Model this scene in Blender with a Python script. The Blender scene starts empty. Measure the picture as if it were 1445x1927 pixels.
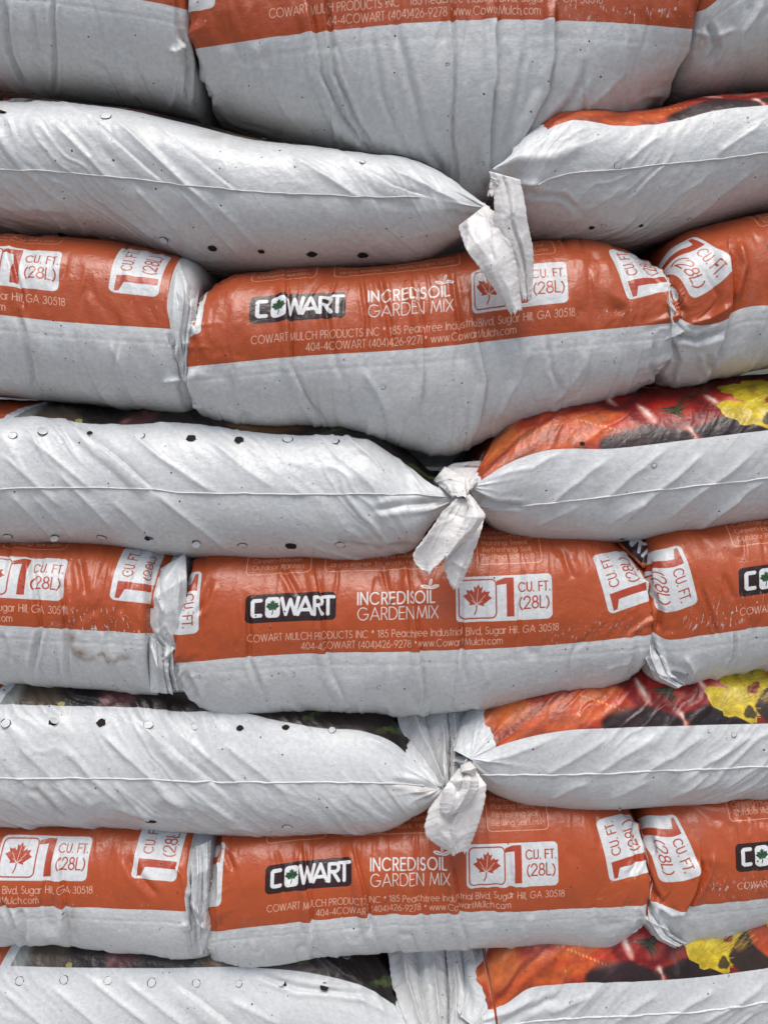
import bpy, math, numpy as np
R = math.radians

# ------------------------------------------------------------------ camera
F_PX, W_PX, H_PX, PITCH = 1449.0, 1445.0, 1927.0, R(8.2)
scene = bpy.context.scene
cd = bpy.data.cameras.new('camera'); cam = bpy.data.objects.new('camera', cd)
scene.collection.objects.link(cam); scene.camera = cam
cam.location = (0, 0, 0); cam.rotation_euler = (R(90) - PITCH, 0, 0)
cd.sensor_fit = 'VERTICAL'; cd.sensor_height = 36.0; cd.lens = 36.0 * F_PX / H_PX
cd.clip_start = 0.01; cd.clip_end = 1000

# ------------------------------------------------------------------ light: soft overcast daylight
SUN_EL, SUN_AZ = 68, 14
world = bpy.data.worlds.new("World"); scene.world = world; world.use_nodes = True
wn = world.node_tree.nodes; wl = world.node_tree.links
bg = wn['Background']; sky = wn.new('ShaderNodeTexSky'); sky.sky_type = 'NISHITA'
sky.sun_disc = False; sky.sun_elevation = R(SUN_EL); sky.sun_rotation = R(180 - SUN_AZ)
sky.air_density = 1.0; sky.dust_density = 4.0; sky.ozone_density = 1.0
wl.new(sky.outputs[0], bg.inputs[0]); bg.inputs[1].default_value = 0.080
sd = bpy.data.lights.new('sun', 'SUN'); so = bpy.data.objects.new('sun', sd)
scene.collection.objects.link(so); sd.energy = 1.5; sd.angle = R(34); sd.color = (1.0, 0.965, 0.92)
# light travels from upper front (camera side) onto the stack
so.rotation_euler = (R(90 - SUN_EL), 0, R(-SUN_AZ)); so.location = (0, -1, 3)
scene.view_settings.view_transform = 'Standard'; scene.view_settings.look = 'None'
scene.view_settings.exposure = 0.65; scene.view_settings.gamma = 1.0

# ------------------------------------------------------------------ helpers
col = scene.collection
S = 0.0006                       # metres per print unit
cP, sP = math.cos(PITCH), math.sin(PITCH)
def ray(px, py):                 # slope of the line of sight: x/Y, z/Y
    xc = (np.asarray(px, float) - W_PX/2) / F_PX
    yc = -(np.asarray(py, float) - H_PX/2) / F_PX
    yd = cP + yc*sP
    return xc/yd, (-sP + yc*cP)/yd
def at(px, py, Y):
    rx, rz = ray(px, py)
    return np.stack([rx*Y, np.broadcast_to(Y, np.shape(rx))*1.0, rz*Y], -1)
def proj(P):
    x, y, z = P[..., 0], P[..., 1], P[..., 2]
    d = y*cP - z*sP
    return x/d*F_PX + W_PX/2, H_PX/2 - (y*sP + z*cP)/d*F_PX

_tabs = {}
def vnoise(x, y, seed=0):
    if seed not in _tabs: _tabs[seed] = np.random.RandomState(seed).uniform(-1, 1, (256, 256))
    T = _tabs[seed]
    xi = np.floor(x).astype(int); yi = np.floor(y).astype(int); fx = x-xi; fy = y-yi
    fx = fx*fx*fx*(fx*(fx*6-15)+10); fy = fy*fy*fy*(fy*(fy*6-15)+10)
    a = T[xi & 255, yi & 255]; b = T[(xi+1) & 255, yi & 255]; c = T[xi & 255, (yi+1) & 255]; d = T[(xi+1) & 255, (yi+1) & 255]
    return (a*(1-fx)+b*fx)*(1-fy) + (c*(1-fx)+d*fx)*fy
def fbm(x, y, seed=0, o=3):
    r = 0; a = 1; s = 0
    for i in range(o): r = r + a*vnoise(x*2**i, y*2**i, seed+i); s += a; a *= .5
    return r/s
def ridge(x, y, seed, sharp=3.0, eps=.03):      # crest lines with soft flanks, 0..1
    n = vnoise(x, y, seed)
    return np.clip(1 - np.sqrt((n*sharp)**2 + eps*eps), 0, 1)
def sstep(a, b, x):
    t = np.clip((x-a)/(b-a), 0, 1); return t*t*(3-2*t)

def link_mesh(name, V, Fq, mats, parent=None, uvs=None, smooth=True, mat_idx=None):
    V = np.asarray(V, np.float32); Fq = np.asarray(Fq, np.int32)
    me = bpy.data.meshes.new(name); k = Fq.shape[1]
    me.vertices.add(len(V)); me.vertices.foreach_set('co', V.ravel())
    me.loops.add(Fq.size); me.loops.foreach_set('vertex_index', Fq.ravel())
    me.polygons.add(len(Fq)); me.polygons.foreach_set('loop_start', np.arange(0, Fq.size, k, dtype=np.int32))
    me.polygons.foreach_set('use_smooth', np.full(len(Fq), smooth))
    for m in mats: me.materials.append(m)
    if mat_idx is not None: me.polygons.foreach_set('material_index', np.asarray(mat_idx, np.int32))
    if uvs:
        for n, uv in uvs.items():
            l = me.uv_layers.new(name=n); l.data.foreach_set('uv', np.asarray(uv, np.float32)[Fq.ravel()].ravel())
    me.update(calc_edges=True); me.validate()
    o = bpy.data.objects.new(name, me); col.objects.link(o)
    if parent is not None: o.parent = parent
    return o
def tag(o, label=None, cat=None, group=None, kind=None):
    for k, v in (('label', label), ('category', cat), ('group', group), ('kind', kind)):
        if v: o[k] = v
    return o
def grid_faces(ns, nr, wrap):
    i = np.arange(ns-1)[:, None]; j = np.arange(nr if wrap else nr-1)[None, :]
    j2 = (j+1) % nr
    a = i*nr+j; b = (i+1)*nr+j; c = (i+1)*nr+j2; d = i*nr+j2
    return np.stack([a, b, c, d], -1).reshape(-1, 4)

# ------------------------------------------------------------------ print painter (flat print only)
class Sheet:
    def __init__(s, u0, u1, v0, v1, res):
        s.u0, s.v0, s.res = u0, v0, res; s.w = int((u1-u0)*res); s.h = int((v1-v0)*res); s.u1, s.v1 = u1, v1
        s.a = np.zeros((s.h, s.w, 4), np.float32)
        s.U = (np.arange(s.w)+.5)/res + u0; s.V = (np.arange(s.h)+.5)/res + v0
    def win(s, x0, x1, y0, y1, pad=2):
        a = max(0, int((x0-pad-s.u0)*s.res)); b = min(s.w, int((x1+pad-s.u0)*s.res)+1)
        c = max(0, int((y0-pad-s.v0)*s.res)); d = min(s.h, int((y1+pad-s.v0)*s.res)+1)
        if a >= b or c >= d: return None
        X, Y = np.meshgrid(s.U[a:b], s.V[c:d]); return slice(c, d), slice(a, b), X, Y
    def blend(s, sl, m, c):
        m = m[..., None]; t = s.a[sl[0], sl[1]]
        s.a[sl[0], sl[1]] = t*(1-m) + np.array(c, np.float32)*m
    def strokes(s, lines, th, c):
        pts = np.concatenate([np.array(l) for l in lines])
        w = s.win(pts[:, 0].min()-th, pts[:, 0].max()+th, pts[:, 1].min()-th, pts[:, 1].max()+th)
        if w is None: return
        D = np.full(w[2].shape, 1e9)
        for l in lines:
            for (x0, y0), (x1, y1) in zip(l[:-1], l[1:]):
                dx, dy = x1-x0, y1-y0; L = dx*dx+dy*dy+1e-12
                t = np.clip(((w[2]-x0)*dx+(w[3]-y0)*dy)/L, 0, 1)
                D = np.minimum(D, np.hypot(w[2]-x0-t*dx, w[3]-y0-t*dy))
        s.blend(w, np.clip((th/2-D)*s.res+.5, 0, 1), c)
    def poly(s, P, c, alpha=1, soft=None):
        P = np.array(P, float); w = s.win(P[:, 0].min(), P[:, 0].max(), P[:, 1].min(), P[:, 1].max())
        if w is None: return
        X, Y = w[2], w[3]; D = np.full(X.shape, 1e9); ins = np.zeros(X.shape, bool)
        for i in range(len(P)):
            x0, y0 = P[i-1]; x1, y1 = P[i]; dx, dy = x1-x0, y1-y0; L = dx*dx+dy*dy+1e-12
            t = np.clip(((X-x0)*dx+(Y-y0)*dy)/L, 0, 1); D = np.minimum(D, np.hypot(X-x0-t*dx, Y-y0-t*dy))
            cr = ((y0 > Y) != (y1 > Y)) & (X < dx*(Y-y0)/(dy if abs(dy) > 1e-12 else 1e-12)+x0); ins ^= cr
        sd_ = np.where(ins, D, -D); k = s.res if soft is None else 1/soft
        s.blend(w, np.clip(sd_*k+.5, 0, 1)*alpha, c)
    def rrect(s, x0, x1, y0, y1, r, c, line=None):
        w = s.win(x0, x1, y0, y1); 
        if w is None: return
        cx, cy, hx, hy = (x0+x1)/2, (y0+y1)/2, (x1-x0)/2-r, (y1-y0)/2-r
        qx = np.abs(w[2]-cx)-hx; qy = np.abs(w[3]-cy)-hy
        d = np.hypot(np.maximum(qx, 0), np.maximum(qy, 0)) + np.minimum(np.maximum(qx, qy), 0) - r
        m = np.clip(-d*s.res+.5, 0, 1) if line is None else np.clip((line/2-np.abs(d))*s.res+.5, 0, 1)
        s.blend(w, m, c)
    def image(s, name):
        s.a[-2:, :, 3] = 0
        im = bpy.data.images.new(name, s.w, s.h, alpha=True); im.alpha_mode = 'CHANNEL_PACKED'
        im.pixels.foreach_set(s.a.ravel()); im.update(); im.pack(); return im

def arc(cx, cy, rx, ry, a0, a1, n=14):
    return [(cx+rx*math.cos(R(a0+(a1-a0)*i/n)), cy+ry*math.sin(R(a0+(a1-a0)*i/n))) for i in range(n+1)]
xh = .70
G = {}
def g(ch, w, *ls): G[ch] = (w, ls)
g('A', .86, [(0, 0), (.43, 1), (.86, 0)], [(.14, .32), (.72, .32)])
g('B', .55, [(0, .53), (.28, .53)]+arc(.28, .265, .27, .265, 90, -90)+[(0, 0), (0, 1), (.24, 1)]+arc(.24, .765, .23, .235, 90, -90))
g('C', .92, arc(.5, .5, .5, .5, 45, 315, 20)); g('D', .76, [(0, 0), (0, 1), (.26, 1)]+arc(.26, .5, .5, .5, 90, -90)+[(0, 0)])
g('E', .5, [(.5, 1), (0, 1), (0, 0), (.5, 0)], [(0, .53), (.47, .53)]); g('F', .46, [(.46, 1), (0, 1), (0, 0)], [(0, .53), (.44, .53)])
g('G', 1.0, arc(.5, .5, .5, .5, 45, 355, 20)+[(.99, .46), (.58, .46)]); g('H', .64, [(0, 0), (0, 1)], [(.64, 0), (.64, 1)], [(0, .53), (.64, .53)])
g('I', .02, [(.01, 0), (.01, 1)]); g('L', .42, [(0, 1), (0, 0), (.42, 0)]); g('M', .92, [(0, 0), (.12, 1), (.46, .08), (.8, 1), (.92, 0)])
g('N', .68, [(0, 0), (0, 1), (.68, 0), (.68, 1)]); g('O', 1.0, arc(.5, .5, .5, .5, 0, 360, 24))
g('P', .52, [(0, 0), (0, 1), (.25, 1)]+arc(.25, .74, .26, .26, 90, -90)+[(0, .48)]); g('R', .54, [(0, 0), (0, 1), (.25, 1)]+arc(.25, .74, .26, .26, 90, -90)+[(0, .48)], [(.25, .48), (.54, 0)])
g('S', .5, arc(.26, .74, .22, .26, 40, 270, 12)+arc(.24, .25, .25, .25, 90, -150, 12)); g('T', .5, [(0, 1), (.5, 1)], [(.25, 1), (.25, 0)])
g('U', .62, [(0, 1), (0, .31)]+arc(.31, .31, .31, .31, 180, 360)+[(.62, 1)]); g('V', .74, [(0, 1), (.37, 0), (.74, 1)])
g('W', 1.1, [(0, 1), (.27, 0), (.55, 1), (.83, 0), (1.1, 1)]); g('X', .66, [(0, 0), (.66, 1)], [(0, 1), (.66, 0)])
def bowl(): return arc(.33, .34, .33, .35, 0, 360, 18)
g('a', .67, bowl(), [(.67, 0), (.67, xh)]); g('b', .67, bowl(), [(0, 0), (0, 1)]); g('c', .6, arc(.33, .34, .33, .35, 50, 310)); g('d', .67, bowl(), [(.67, 0), (.67, 1)])
g('e', .67, [(0, .36), (.66, .36)]+arc(.33, .34, .33, .35, 0, 310, 16)); g('f', .3, arc(.3, .82, .17, .18, 80, 180, 6)+[(.13, 0)], [(0, xh), (.28, xh)])
g('g', .67, bowl(), [(.67, xh), (.67, -.02)]+arc(.34, -.02, .33, .28, 0, -150)); g('h', .55, [(0, 0), (0, 1)], [(0, .4)]+arc(.275, .42, .275, .27, 180, 0)+[(.55, 0)])
g('i', .02, [(0, 0), (0, xh)], [(0, .9), (0, .95)]); g('k', .5, [(0, 0), (0, 1)], [(.45, xh), (0, .3)], [(.12, .38), (.5, 0)]); g('l', .02, [(0, 0), (0, 1)])
g('m', .9, [(0, 0), (0, xh)], [(0, .45)]+arc(.225, .45, .225, .24, 180, 0)+[(.45, 0)], [(.45, .45)]+arc(.675, .45, .225, .24, 180, 0)+[(.9, 0)])
g('n', .55, [(0, 0), (0, xh)], [(0, .4)]+arc(.275, .42, .275, .27, 180, 0)+[(.55, 0)]); g('o', .67, bowl()); g('p', .67, bowl(), [(0, xh), (0, -.3)])
g('r', .28, [(0, 0), (0, xh)], [(0, .4)]+arc(.27, .42, .27, .26, 180, 95, 6)); g('s', .38, arc(.19, .52, .16, .16, 50, 260, 8)+arc(.18, .18, .18, .18, 90, -140, 8))
g('t', .3, [(.13, 0), (.13, .95)], [(0, xh), (.3, xh)]); g('u', .55, [(0, xh), (0, .27)]+arc(.275, .27, .275, .27, 180, 360)+[(.55, xh)]); g('v', .56, [(0, xh), (.28, 0), (.56, xh)])
g('w', .84, [(0, xh), (.21, 0), (.42, xh), (.63, 0), (.84, xh)]); g('z', .46, [(0, xh), (.46, xh), (0, 0), (.46, 0)]); g('y', .56, [(0, xh), (.28, 0)], [(.56, xh), (.16, -.3)]); g(' ', .26)
g('.', .04, [(.02, .0), (.02, .04)]); g(',', .06, [(.05, .05), (0, -.13)]); g('*', .3, [(.15, .98), (.15, .62)], [(0, .89), (.3, .71)], [(0, .71), (.3, .89)])
g('(', .2, arc(.5, .42, .5, .62, 125, 235, 8)); g(')', .2, arc(-.3, .42, .5, .62, 55, -55, 8)); g('-', .3, [(0, .38), (.3, .38)])
g('0', .6, arc(.3, .5, .3, .5, 0, 360, 20)); g('1', .28, [(.03, .82), (.22, 1), (.22, 0)]); g('2', .56, arc(.28, .72, .27, .28, 175, -35, 10)+[(0, 0), (.56, 0)])
g('3', .54, arc(.25, .76, .22, .24, 150, -90, 10)+arc(.25, .26, .27, .26, 90, -160, 10)); g('4', .62, [(.48, 0), (.48, 1), (0, .25), (.62, .25)])
g('5', .54, [(.5, 1), (.17, 1), (.08, .58)]+arc(.24, .32, .29, .32, 110, -155, 12)); g('6', .58, [(.42, 1), (.06, .45)], arc(.29, .3, .29, .3, 0, 360, 18))
g('7', .54, [(0, 1), (.54, 1), (.14, 0)]); g('8', .56, arc(.28, .76, .22, .24, 0, 360, 14), arc(.28, .26, .28, .26, 0, 360, 16)); g('9', .58, [(.16, 0), (.52, .55)], arc(.29, .7, .29, .3, 0, 360, 18))

def text(sh, s, x, y, cap, th, c, width=None, track=.2, rot=0, sx=1.0):
    adv = [G[ch][0]+track for ch in s]; tot = sum(adv)-track
    if width: sx = width/(tot*cap)
    cr, sr = math.cos(R(rot)), math.sin(R(rot)); px = 0
    for ch, a in zip(s, adv):
        ls = [[(x+((gx+px)*cap*sx)*cr-(gy*cap)*sr, y+((gx+px)*cap*sx)*sr+(gy*cap)*cr) for gx, gy in l] for l in G[ch][1]]
        if ls: sh.strokes(ls, th, c)
        px += a
LEAF = [(0, 1), (.13, .74), (.3, .84), (.24, .42), (.44, .62), (.5, .5), (.78, .56), (.68, .3), (.95, .12), (.84, .04), (.45, -.3), (.5, -.45), (.06, -.36), (.04, -.4)]
LEAF = LEAF + [(-a, b) for a, b in LEAF[::-1][:-1]]
def leaf(sh, cx, cy, r, c, stem, rot=-8, sc=None):
    ca, sa = math.cos(R(rot)), math.sin(R(rot)); T = lambda p: (cx+r*(p[0]*ca-p[1]*sa), cy+r*(p[0]*sa+p[1]*ca))
    sh.poly([T(p) for p in LEAF], c)
    sh.strokes([[T((0, -.35)), T((.02, -.7)), T((-.08, -1.0))]], stem, c)
    for e in ((0, .72), (.5, .3), (-.5, .3), (.35, -.1), (-.35, -.1)): sh.strokes([[T((0, -.38)), T(e)]], stem*.35, sc or c)

def lin(r, g_, b): return (r/255, g_/255, b/255, 1)
ORANGE = lin(172, 78, 40); WHITE = lin(222, 226, 229); PINK = lin(222, 164, 136); BROWN = lin(44, 24, 24); LEAFR = lin(166, 66, 42)
def paint_band():
    sh = Sheet(-300, 760, -40, 330, 2.0)
    w = sh.win(-178, 760, 0, 400); 
    sh.a[...] = (ORANGE[0], ORANGE[1], ORANGE[2], 0)
    UU, VV = np.meshgrid(sh.U, sh.V)
    m = np.clip(VV*2+.5, 0, 1)*np.clip((UU+178)*2, 0, 1)*np.clip((728-UU)*2, 0, 1)
    sh.a[..., 3] = m
    # logo
    W0 = lin(214, 217, 218)
    sh.rrect(0, 163, 61, 112, 9, BROWN)
    x = 11
    sh.strokes([[(27, 101), (15, 101), (13, 99), (13, 76), (15, 74), (27, 74)]], 7.0, W0)
    sh.rrect(35, 61, 69, 106, 7, W0); leaf(sh, 48, 88, 13, lin(30, 66, 36), 1.6, 0, lin(90, 120, 80))
    sh.strokes([[(64, 103), (71, 74), (79, 100), (87, 74), (93, 103)]], 6.3, W0)
    sh.strokes([[(92, 73), (105, 103), (117, 73)], [(98, 81), (112, 81)]], 6.3, W0)
    sh.strokes([[(121, 72), (121, 102), (132, 102)]+arc(132, 95, 6.5, 7, 90, -90, 8)+[(122, 88)], [(128, 88), (139, 72)]], 6.3, W0)
    sh.strokes([[(139, 103), (159, 103)], [(149, 103), (149, 72)]], 6.3, W0)
    # name
    text(sh, 'INCREDISOIL', 201, 87, 21, 2.9, W0, width=139, track=.29)
    text(sh, 'GARDEN MIX', 201, 59, 22, 1.7, W0, width=145, track=.2)
    for cx, cy, rt in ((325, 116, 165), (333, 122, 75), (340, 115, 15)):
        P = [(cx+9*math.cos(t)*math.cos(R(rt))-3.6*math.sin(t)*abs(math.cos(t*.5))*math.sin(R(rt)), cy+9*math.cos(t)*math.sin(R(rt))+3.6*math.sin(t)*math.cos(R(rt))) for t in np.linspace(0, 6.28, 16)[:-1]]
        sh.poly(P, W0); sh.strokes([[(cx-6*math.cos(R(rt)), cy-6*math.sin(R(rt))), (cx+5*math.cos(R(rt)), cy+5*math.sin(R(rt)))]], .9, ORANGE)
    T0 = lin(226, 196, 180)
    text(sh, 'COWART MULCH PRODUCTS INC * 185 Peachtree Industrial Blvd, Sugar Hill, GA 30518', 4, 27, 13.2, 1.05, T0, width=551)
    text(sh, '404-4COWART (404)426-9278 * www.CowartMulch.com', 98, 8, 13, 1.05, T0, width=360)
    # volume box (transparent to the film)
    FILM = (ORANGE[0], ORANGE[1], ORANGE[2], 0)
    def film_rrect(*a, **k): sh.rrect(*a, FILM, **k)
    film_rrect(377, 544, 50, 130, 9)
    sh.rrect(382, 447, 56, 124, 9, LEAFR, line=2.6); leaf(sh, 414, 90, 27, LEAFR, 2.4, -6, (.85, .86, .87, 1))
    sh.poly([(465, 57), (478, 57), (478, 126), (463, 126), (448, 121), (448, 113), (465, 115)], LEAFR)
    text(sh, 'CU. FT.', 486, 100, 16, 2.5, LEAFR, width=54, track=.24); text(sh, '(28L)', 488, 70, 21, 2.7, LEAFR, width=50, track=.18)
    # rotated boxes at the two ends of the band
    film_rrect(629, 712, 55, 168, 10)
    sh.poly([(638, 90), (708, 90), (708, 76), (652, 76), (645, 59), (638, 59)], LEAFR)
    text(sh, 'CU. FT.', 660, 100, 17, 2.5, LEAFR, width=58, track=.24, rot=90); text(sh, '(28L)', 700, 98, 22, 2.7, LEAFR, width=54, track=.18, rot=90)
    film_rrect(-160, -80, 52, 168, 10)
    sh.poly([(-152, 130), (-86, 130), (-86, 162), (-92, 162), (-98, 144), (-152, 144)], LEAFR)
    text(sh, 'CU. FT.', -108, 124, 17, 2.5, LEAFR, width=60, track=.24, rot=-90); text(sh, '(28L)', -146, 122, 22, 2.7, LEAFR, width=56, track=.18, rot=-90)
    # outlined panels further up
    for x0, x1, lines in ((-2, 112, ['Outdoor Planters', 'Green-House', 'Containers']), (142, 360, ['area easier to work. Helps hold', 'Retains moisture and volume, makes', 'planting and']),
                          (418, 530, ['Refilling Soil Loss', 'Refreshing Soil', 'Planting Seed', 'Repotting', 'GREAT FOR'])):
        sh.rrect(x0, x1, 152, 152+24+16*max(len(lines), 4), 8, PINK, line=1.4)
        for i, t in enumerate(lines): text(sh, t, x0+10, 162+i*16, 10, 1.05, PINK, width=min((x1-x0-20), len(t)*6.4) if x1-x0 > 150 else x1-x0-22-(i % 3)*6)
    return sh
def blob(cx, cy, rx, ry, rot=0, n=26, wob=0, seed=0, tooth=0):
    rs = np.random.RandomState(seed); P = []; ph = rs.uniform(0, 6, 4)
    for i in range(n):
        t = 6.2832*i/n; k = 1+wob*(math.sin(2*t+ph[0])*.4+math.sin(3*t+ph[1])*.35+math.sin(5*t+ph[2])*.25) + tooth*rs.uniform(-1.6, 1.6)
        x, y = rx*k*math.cos(t), ry*k*math.sin(t); P.append((cx+x*math.cos(R(rot))-y*math.sin(R(rot)), cy+x*math.sin(R(rot))+y*math.cos(R(rot))))
    return P
def wavy_end(sh, sgn):
    UU, VV = np.meshgrid(sh.U, sh.V)
    e = 13*vnoise(VV/34, VV*0, 5)+4*vnoise(VV/12, VV*0, 6)
    return np.clip((sgn*UU+e)*1.0+.5, 0, 1)*np.clip(VV*2+.5, 0, 1)
def paint_bright():                       # photo print of pumpkins, tomatoes and yellow leaves; u from the tied end
    sh = Sheet(-30, 700, -20, 330, 1.6); sh.a[...] = lin(110, 34, 26)
    UU, VV = np.meshgrid(sh.U, sh.V)
    sh.poly([(-30, -20), (150, -20), (190, 330), (-30, 330)], lin(150, 62, 30), soft=20)
    for k in range(5):                    # pumpkin ribs
        sh.poly(blob(20+k*52, 40+k*30, 130, 44, 24+k*3, wob=.06, seed=k), [lin(184, 88, 42), lin(172, 70, 34), lin(188, 98, 50), lin(166, 58, 32), lin(154, 46, 28)][k], soft=14)
        sh.poly(blob(6+k*52, 58+k*30, 92, 11, 25+k*3, seed=k), lin(214, 140, 96), .7, soft=16)
        sh.poly(blob(20+k*50, 12+k*30, 118, 5, 25+k*3, seed=k), lin(116, 40, 18), .7, soft=6)
    for k, (cx, cy, rx, ry, c) in enumerate(((215, 45, 90, 46, (170, 54, 30)), (150, 20, 60, 18, (186, 84, 38)), (185, 62, 46, 16, (196, 96, 46)))): sh.poly(blob(cx, cy, rx, ry, 14, wob=.15, seed=70+k), lin(*c), soft=16)
    for k in range(14): sh.poly(blob(150+k*7, 24+(k*37 % 40), 1.6, 3.2, 20), lin(226, 160, 90), .8, soft=1.5)
    def tomato(cx, cy, r, dark=0):
        for q in range(9):
            f = 1-q/9.; base = np.array((112-dark, 20, 20))*(1-q/8)+np.array((178-dark, 42, 32))*(q/8)
            sh.poly(blob(cx-r*.10*(1-f), cy+r*.06*(1-f), r*f, r*.86*f, 10, wob=.05, seed=int(cx)), lin(*base), soft=max(3, r*.14))
        sh.poly(blob(cx-r*.5, cy-r*.18, r*.12, r*.44, 20), lin(226, 168, 152), .85, soft=7); sh.poly(blob(cx-r*.52, cy-r*.1, r*.05, r*.26, 20), lin(245, 225, 215), .9, soft=4)
        sh.poly(blob(cx+r*.30, cy-r*.42, r*.30, r*.15, 25), lin(198, 92, 74), .6, soft=12)
    tomato(245, 128, 58, 10); tomato(330, 200, 80); tomato(352, 28, 52, 22); tomato(300, 78, 66); tomato(398, 88, 52)
    sh.poly(blob(400, 66, 22, 16, 30), lin(222, 176, 160), .55, soft=14)
    sh.poly(blob(250, 8, 62, 26, 6, wob=.3, seed=3), lin(46, 30, 32), soft=9); sh.poly(blob(296, 4, 34, 20, -6, wob=.3, seed=13), lin(40, 28, 30), soft=8)
    sh.poly(blob(392, 6, 56, 26, -20, wob=.2, seed=9), lin(38, 26, 28), soft=8); sh.poly(blob(225, 30, 22, 10, 10), lin(96, 80, 80), .4, soft=10)
    sh.poly(blob(311, 66, 11, 8, 20, wob=.3, seed=6), lin(40, 44, 30), soft=3)
    for a, L, bn, wd in ((12, 34, .35, 7), (66, 22, -.3, 6), (150, 36, .5, 8), (205, 24, -.4, 6), (262, 30, .45, 8), (318, 24, -.35, 6)):
        d = np.array([math.cos(R(a)), math.sin(R(a))]); q = np.array([-d[1], d[0]]); c0 = np.array([311., 66.]); T = np.linspace(0, 1, 8)
        mid = [c0+d*L*t+q*L*bn*t*t for t in T]; wv = [wd*(1-t)**.7*(1+.3*math.sin(t*7+a)) for t in T]
        sh.poly([m+q*w/2 for m, w in zip(mid, wv)]+[m-q*w/2 for m, w in zip(mid[::-1], wv[::-1])], lin(52, 56, 36), soft=2.5); sh.strokes([[tuple(m+q*.8) for m in mid[1:7]]], 1.2, lin(112, 112, 76))
    sh.strokes([[(312, 66), (330, 96), (352, 110), (376, 108)]], 5, lin(64, 68, 42)); sh.strokes([[(340, 106), (350, 84), (364, 60)]], 2.4, lin(46, 40, 28))
    sh.poly(blob(452, 90, 44, 62, 30, n=34, wob=.22, seed=2, tooth=.09), lin(188, 166, 40)); sh.poly(blob(430, 40, 52, 34, -14, n=34, wob=.25, seed=5, tooth=.09), lin(198, 174, 46))
    sh.poly(blob(505, 30, 48, 40, 10, wob=.2, seed=8), lin(50, 38, 34), soft=4); sh.poly(blob(530, 60, 30, 50, 30, wob=.2, seed=18), lin(172, 70, 34), soft=5)
    for a in range(8): sh.strokes([[(395, 30), (395+70*math.cos(R(-30+a*14)), 30+70*math.sin(R(-30+a*14)))]], 1.3, lin(176, 150, 30))
    for k in range(7): sh.poly(blob(418+k*12, 22+(k*41 % 90), 16, 9, k*37, n=14, wob=.3, seed=80+k), lin(*((166, 142, 36), (214, 196, 84), (150, 112, 34))[k % 3]), .55, soft=7)
    sh.poly(blob(462, 66, 13, 9, 40, wob=.4, seed=95), lin(120, 40, 26), soft=3); sh.poly(blob(446, 20, 9, 13, 40, wob=.4, seed=96), lin(70, 58, 28), soft=3)
    sh.poly(blob(600, 60, 60, 60, 30, n=34, wob=.2, seed=22, tooth=.09), lin(200, 170, 40))
    for k in range(60):
        sh.strokes([[(438+k*1.1, 40+(k*13 % 60)), (452+k*1.1, 46+(k*13 % 60))]], .8, lin(150, 128, 34) if k % 2 else lin(206, 188, 84))
    n = fbm(UU/22, VV/22, 40)[..., None]; n2 = fbm(UU/6, VV/6, 44)[..., None]
    sh.a[..., :3] = np.clip(sh.a[..., :3]*(1+.22*n+.10*n2), 0, 1)
    sh.a[..., 3] = wavy_end(sh, 1); return sh
def paint_dark():                         # dark end of the photo print; u negative away from the tied end
    sh = Sheet(-820, 20, -20, 330, 1.4); sh.a[...] = lin(30, 22, 21)
    UU, VV = np.meshgrid(sh.U, sh.V)
    n = fbm(UU/60, VV/40, 50)[..., None]; sh.a[..., :3] += .05*n
    rs = np.random.RandomState(3)
    sh.poly(blob(-290, 20, 60, 20, 10, wob=.2), lin(112, 76, 34), .8, soft=14); sh.poly(blob(-500, 22, 34, 26, 20), lin(104, 50, 52), .7, soft=12)
    sh.poly(blob(-520, 12, 12, 6, 60), lin(170, 130, 128), .5, soft=8); sh.poly(blob(-360, 24, 60, 10, -20), lin(130, 112, 100), .5, soft=14)
    sh.poly(blob(-640, 22, 46, 30, 0, wob=.2), lin(110, 96, 74), .6, soft=20)
    for bx, by, ln in ((-180, 14, 90), (-150, 40, 90), (-52, 10, 60), (-28, 30, 60)):
        for k in range(16):
            t = k/16; x = bx+ln*t*.7+rs.uniform(-4, 4); y = by+ln*t*.55+rs.uniform(-5, 5)
            sh.poly(blob(x, y, rs.uniform(5, 10), rs.uniform(2.5, 4.5), rs.uniform(10, 70), n=10), lin(*(np.array((70, 84, 40))*rs.uniform(.6, 1.25))), .9, soft=2)
    sh.poly(blob(-595, 4, 7, 5, 0, n=7, wob=.4), lin(160, 154, 70))
    sh.rrect(-104, -90, 40, 54, 7, lin(200, 200, 198), line=1.4); text(sh, 'R', -99.5, 43, 8, 1.2, lin(200, 200, 198))
    pale = np.clip((-662-UU)/14, 0, 1)[..., None]*.75; sh.a[..., :3] = sh.a[..., :3]*(1-pale)+np.array(lin(160, 168, 166)[:3])*pale
    m = wavy_end(sh, -1); m *= 1-np.clip((-700+VV*.32-UU)*2, 0, 1)
    og = np.clip((-718+VV*.32-UU)*2, 0, 1)*np.clip(VV*2+.5, 0, 1); sh.a[..., :3] = sh.a[..., :3]*(1-og[..., None])+np.array(ORANGE[:3])*og[..., None]
    sh.a[..., 3] = np.maximum(m, og)
    sh.poly([(-752, 8), (-733, 8), (-736, 30), (-755, 30)], (ORANGE[0], ORANGE[1], ORANGE[2], 0)); text(sh, '2', -744, 12, 8, 1.6, lin(60, 44, 44))
    return sh
PRINTS = {}
for nm, fn in (('band', paint_band), ('bright', paint_bright), ('dark', paint_dark)):
    sh = fn(); PRINTS[nm] = (sh.image(nm+'_print'), sh.u0, sh.u1, sh.v0, sh.v1); del sh

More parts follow.
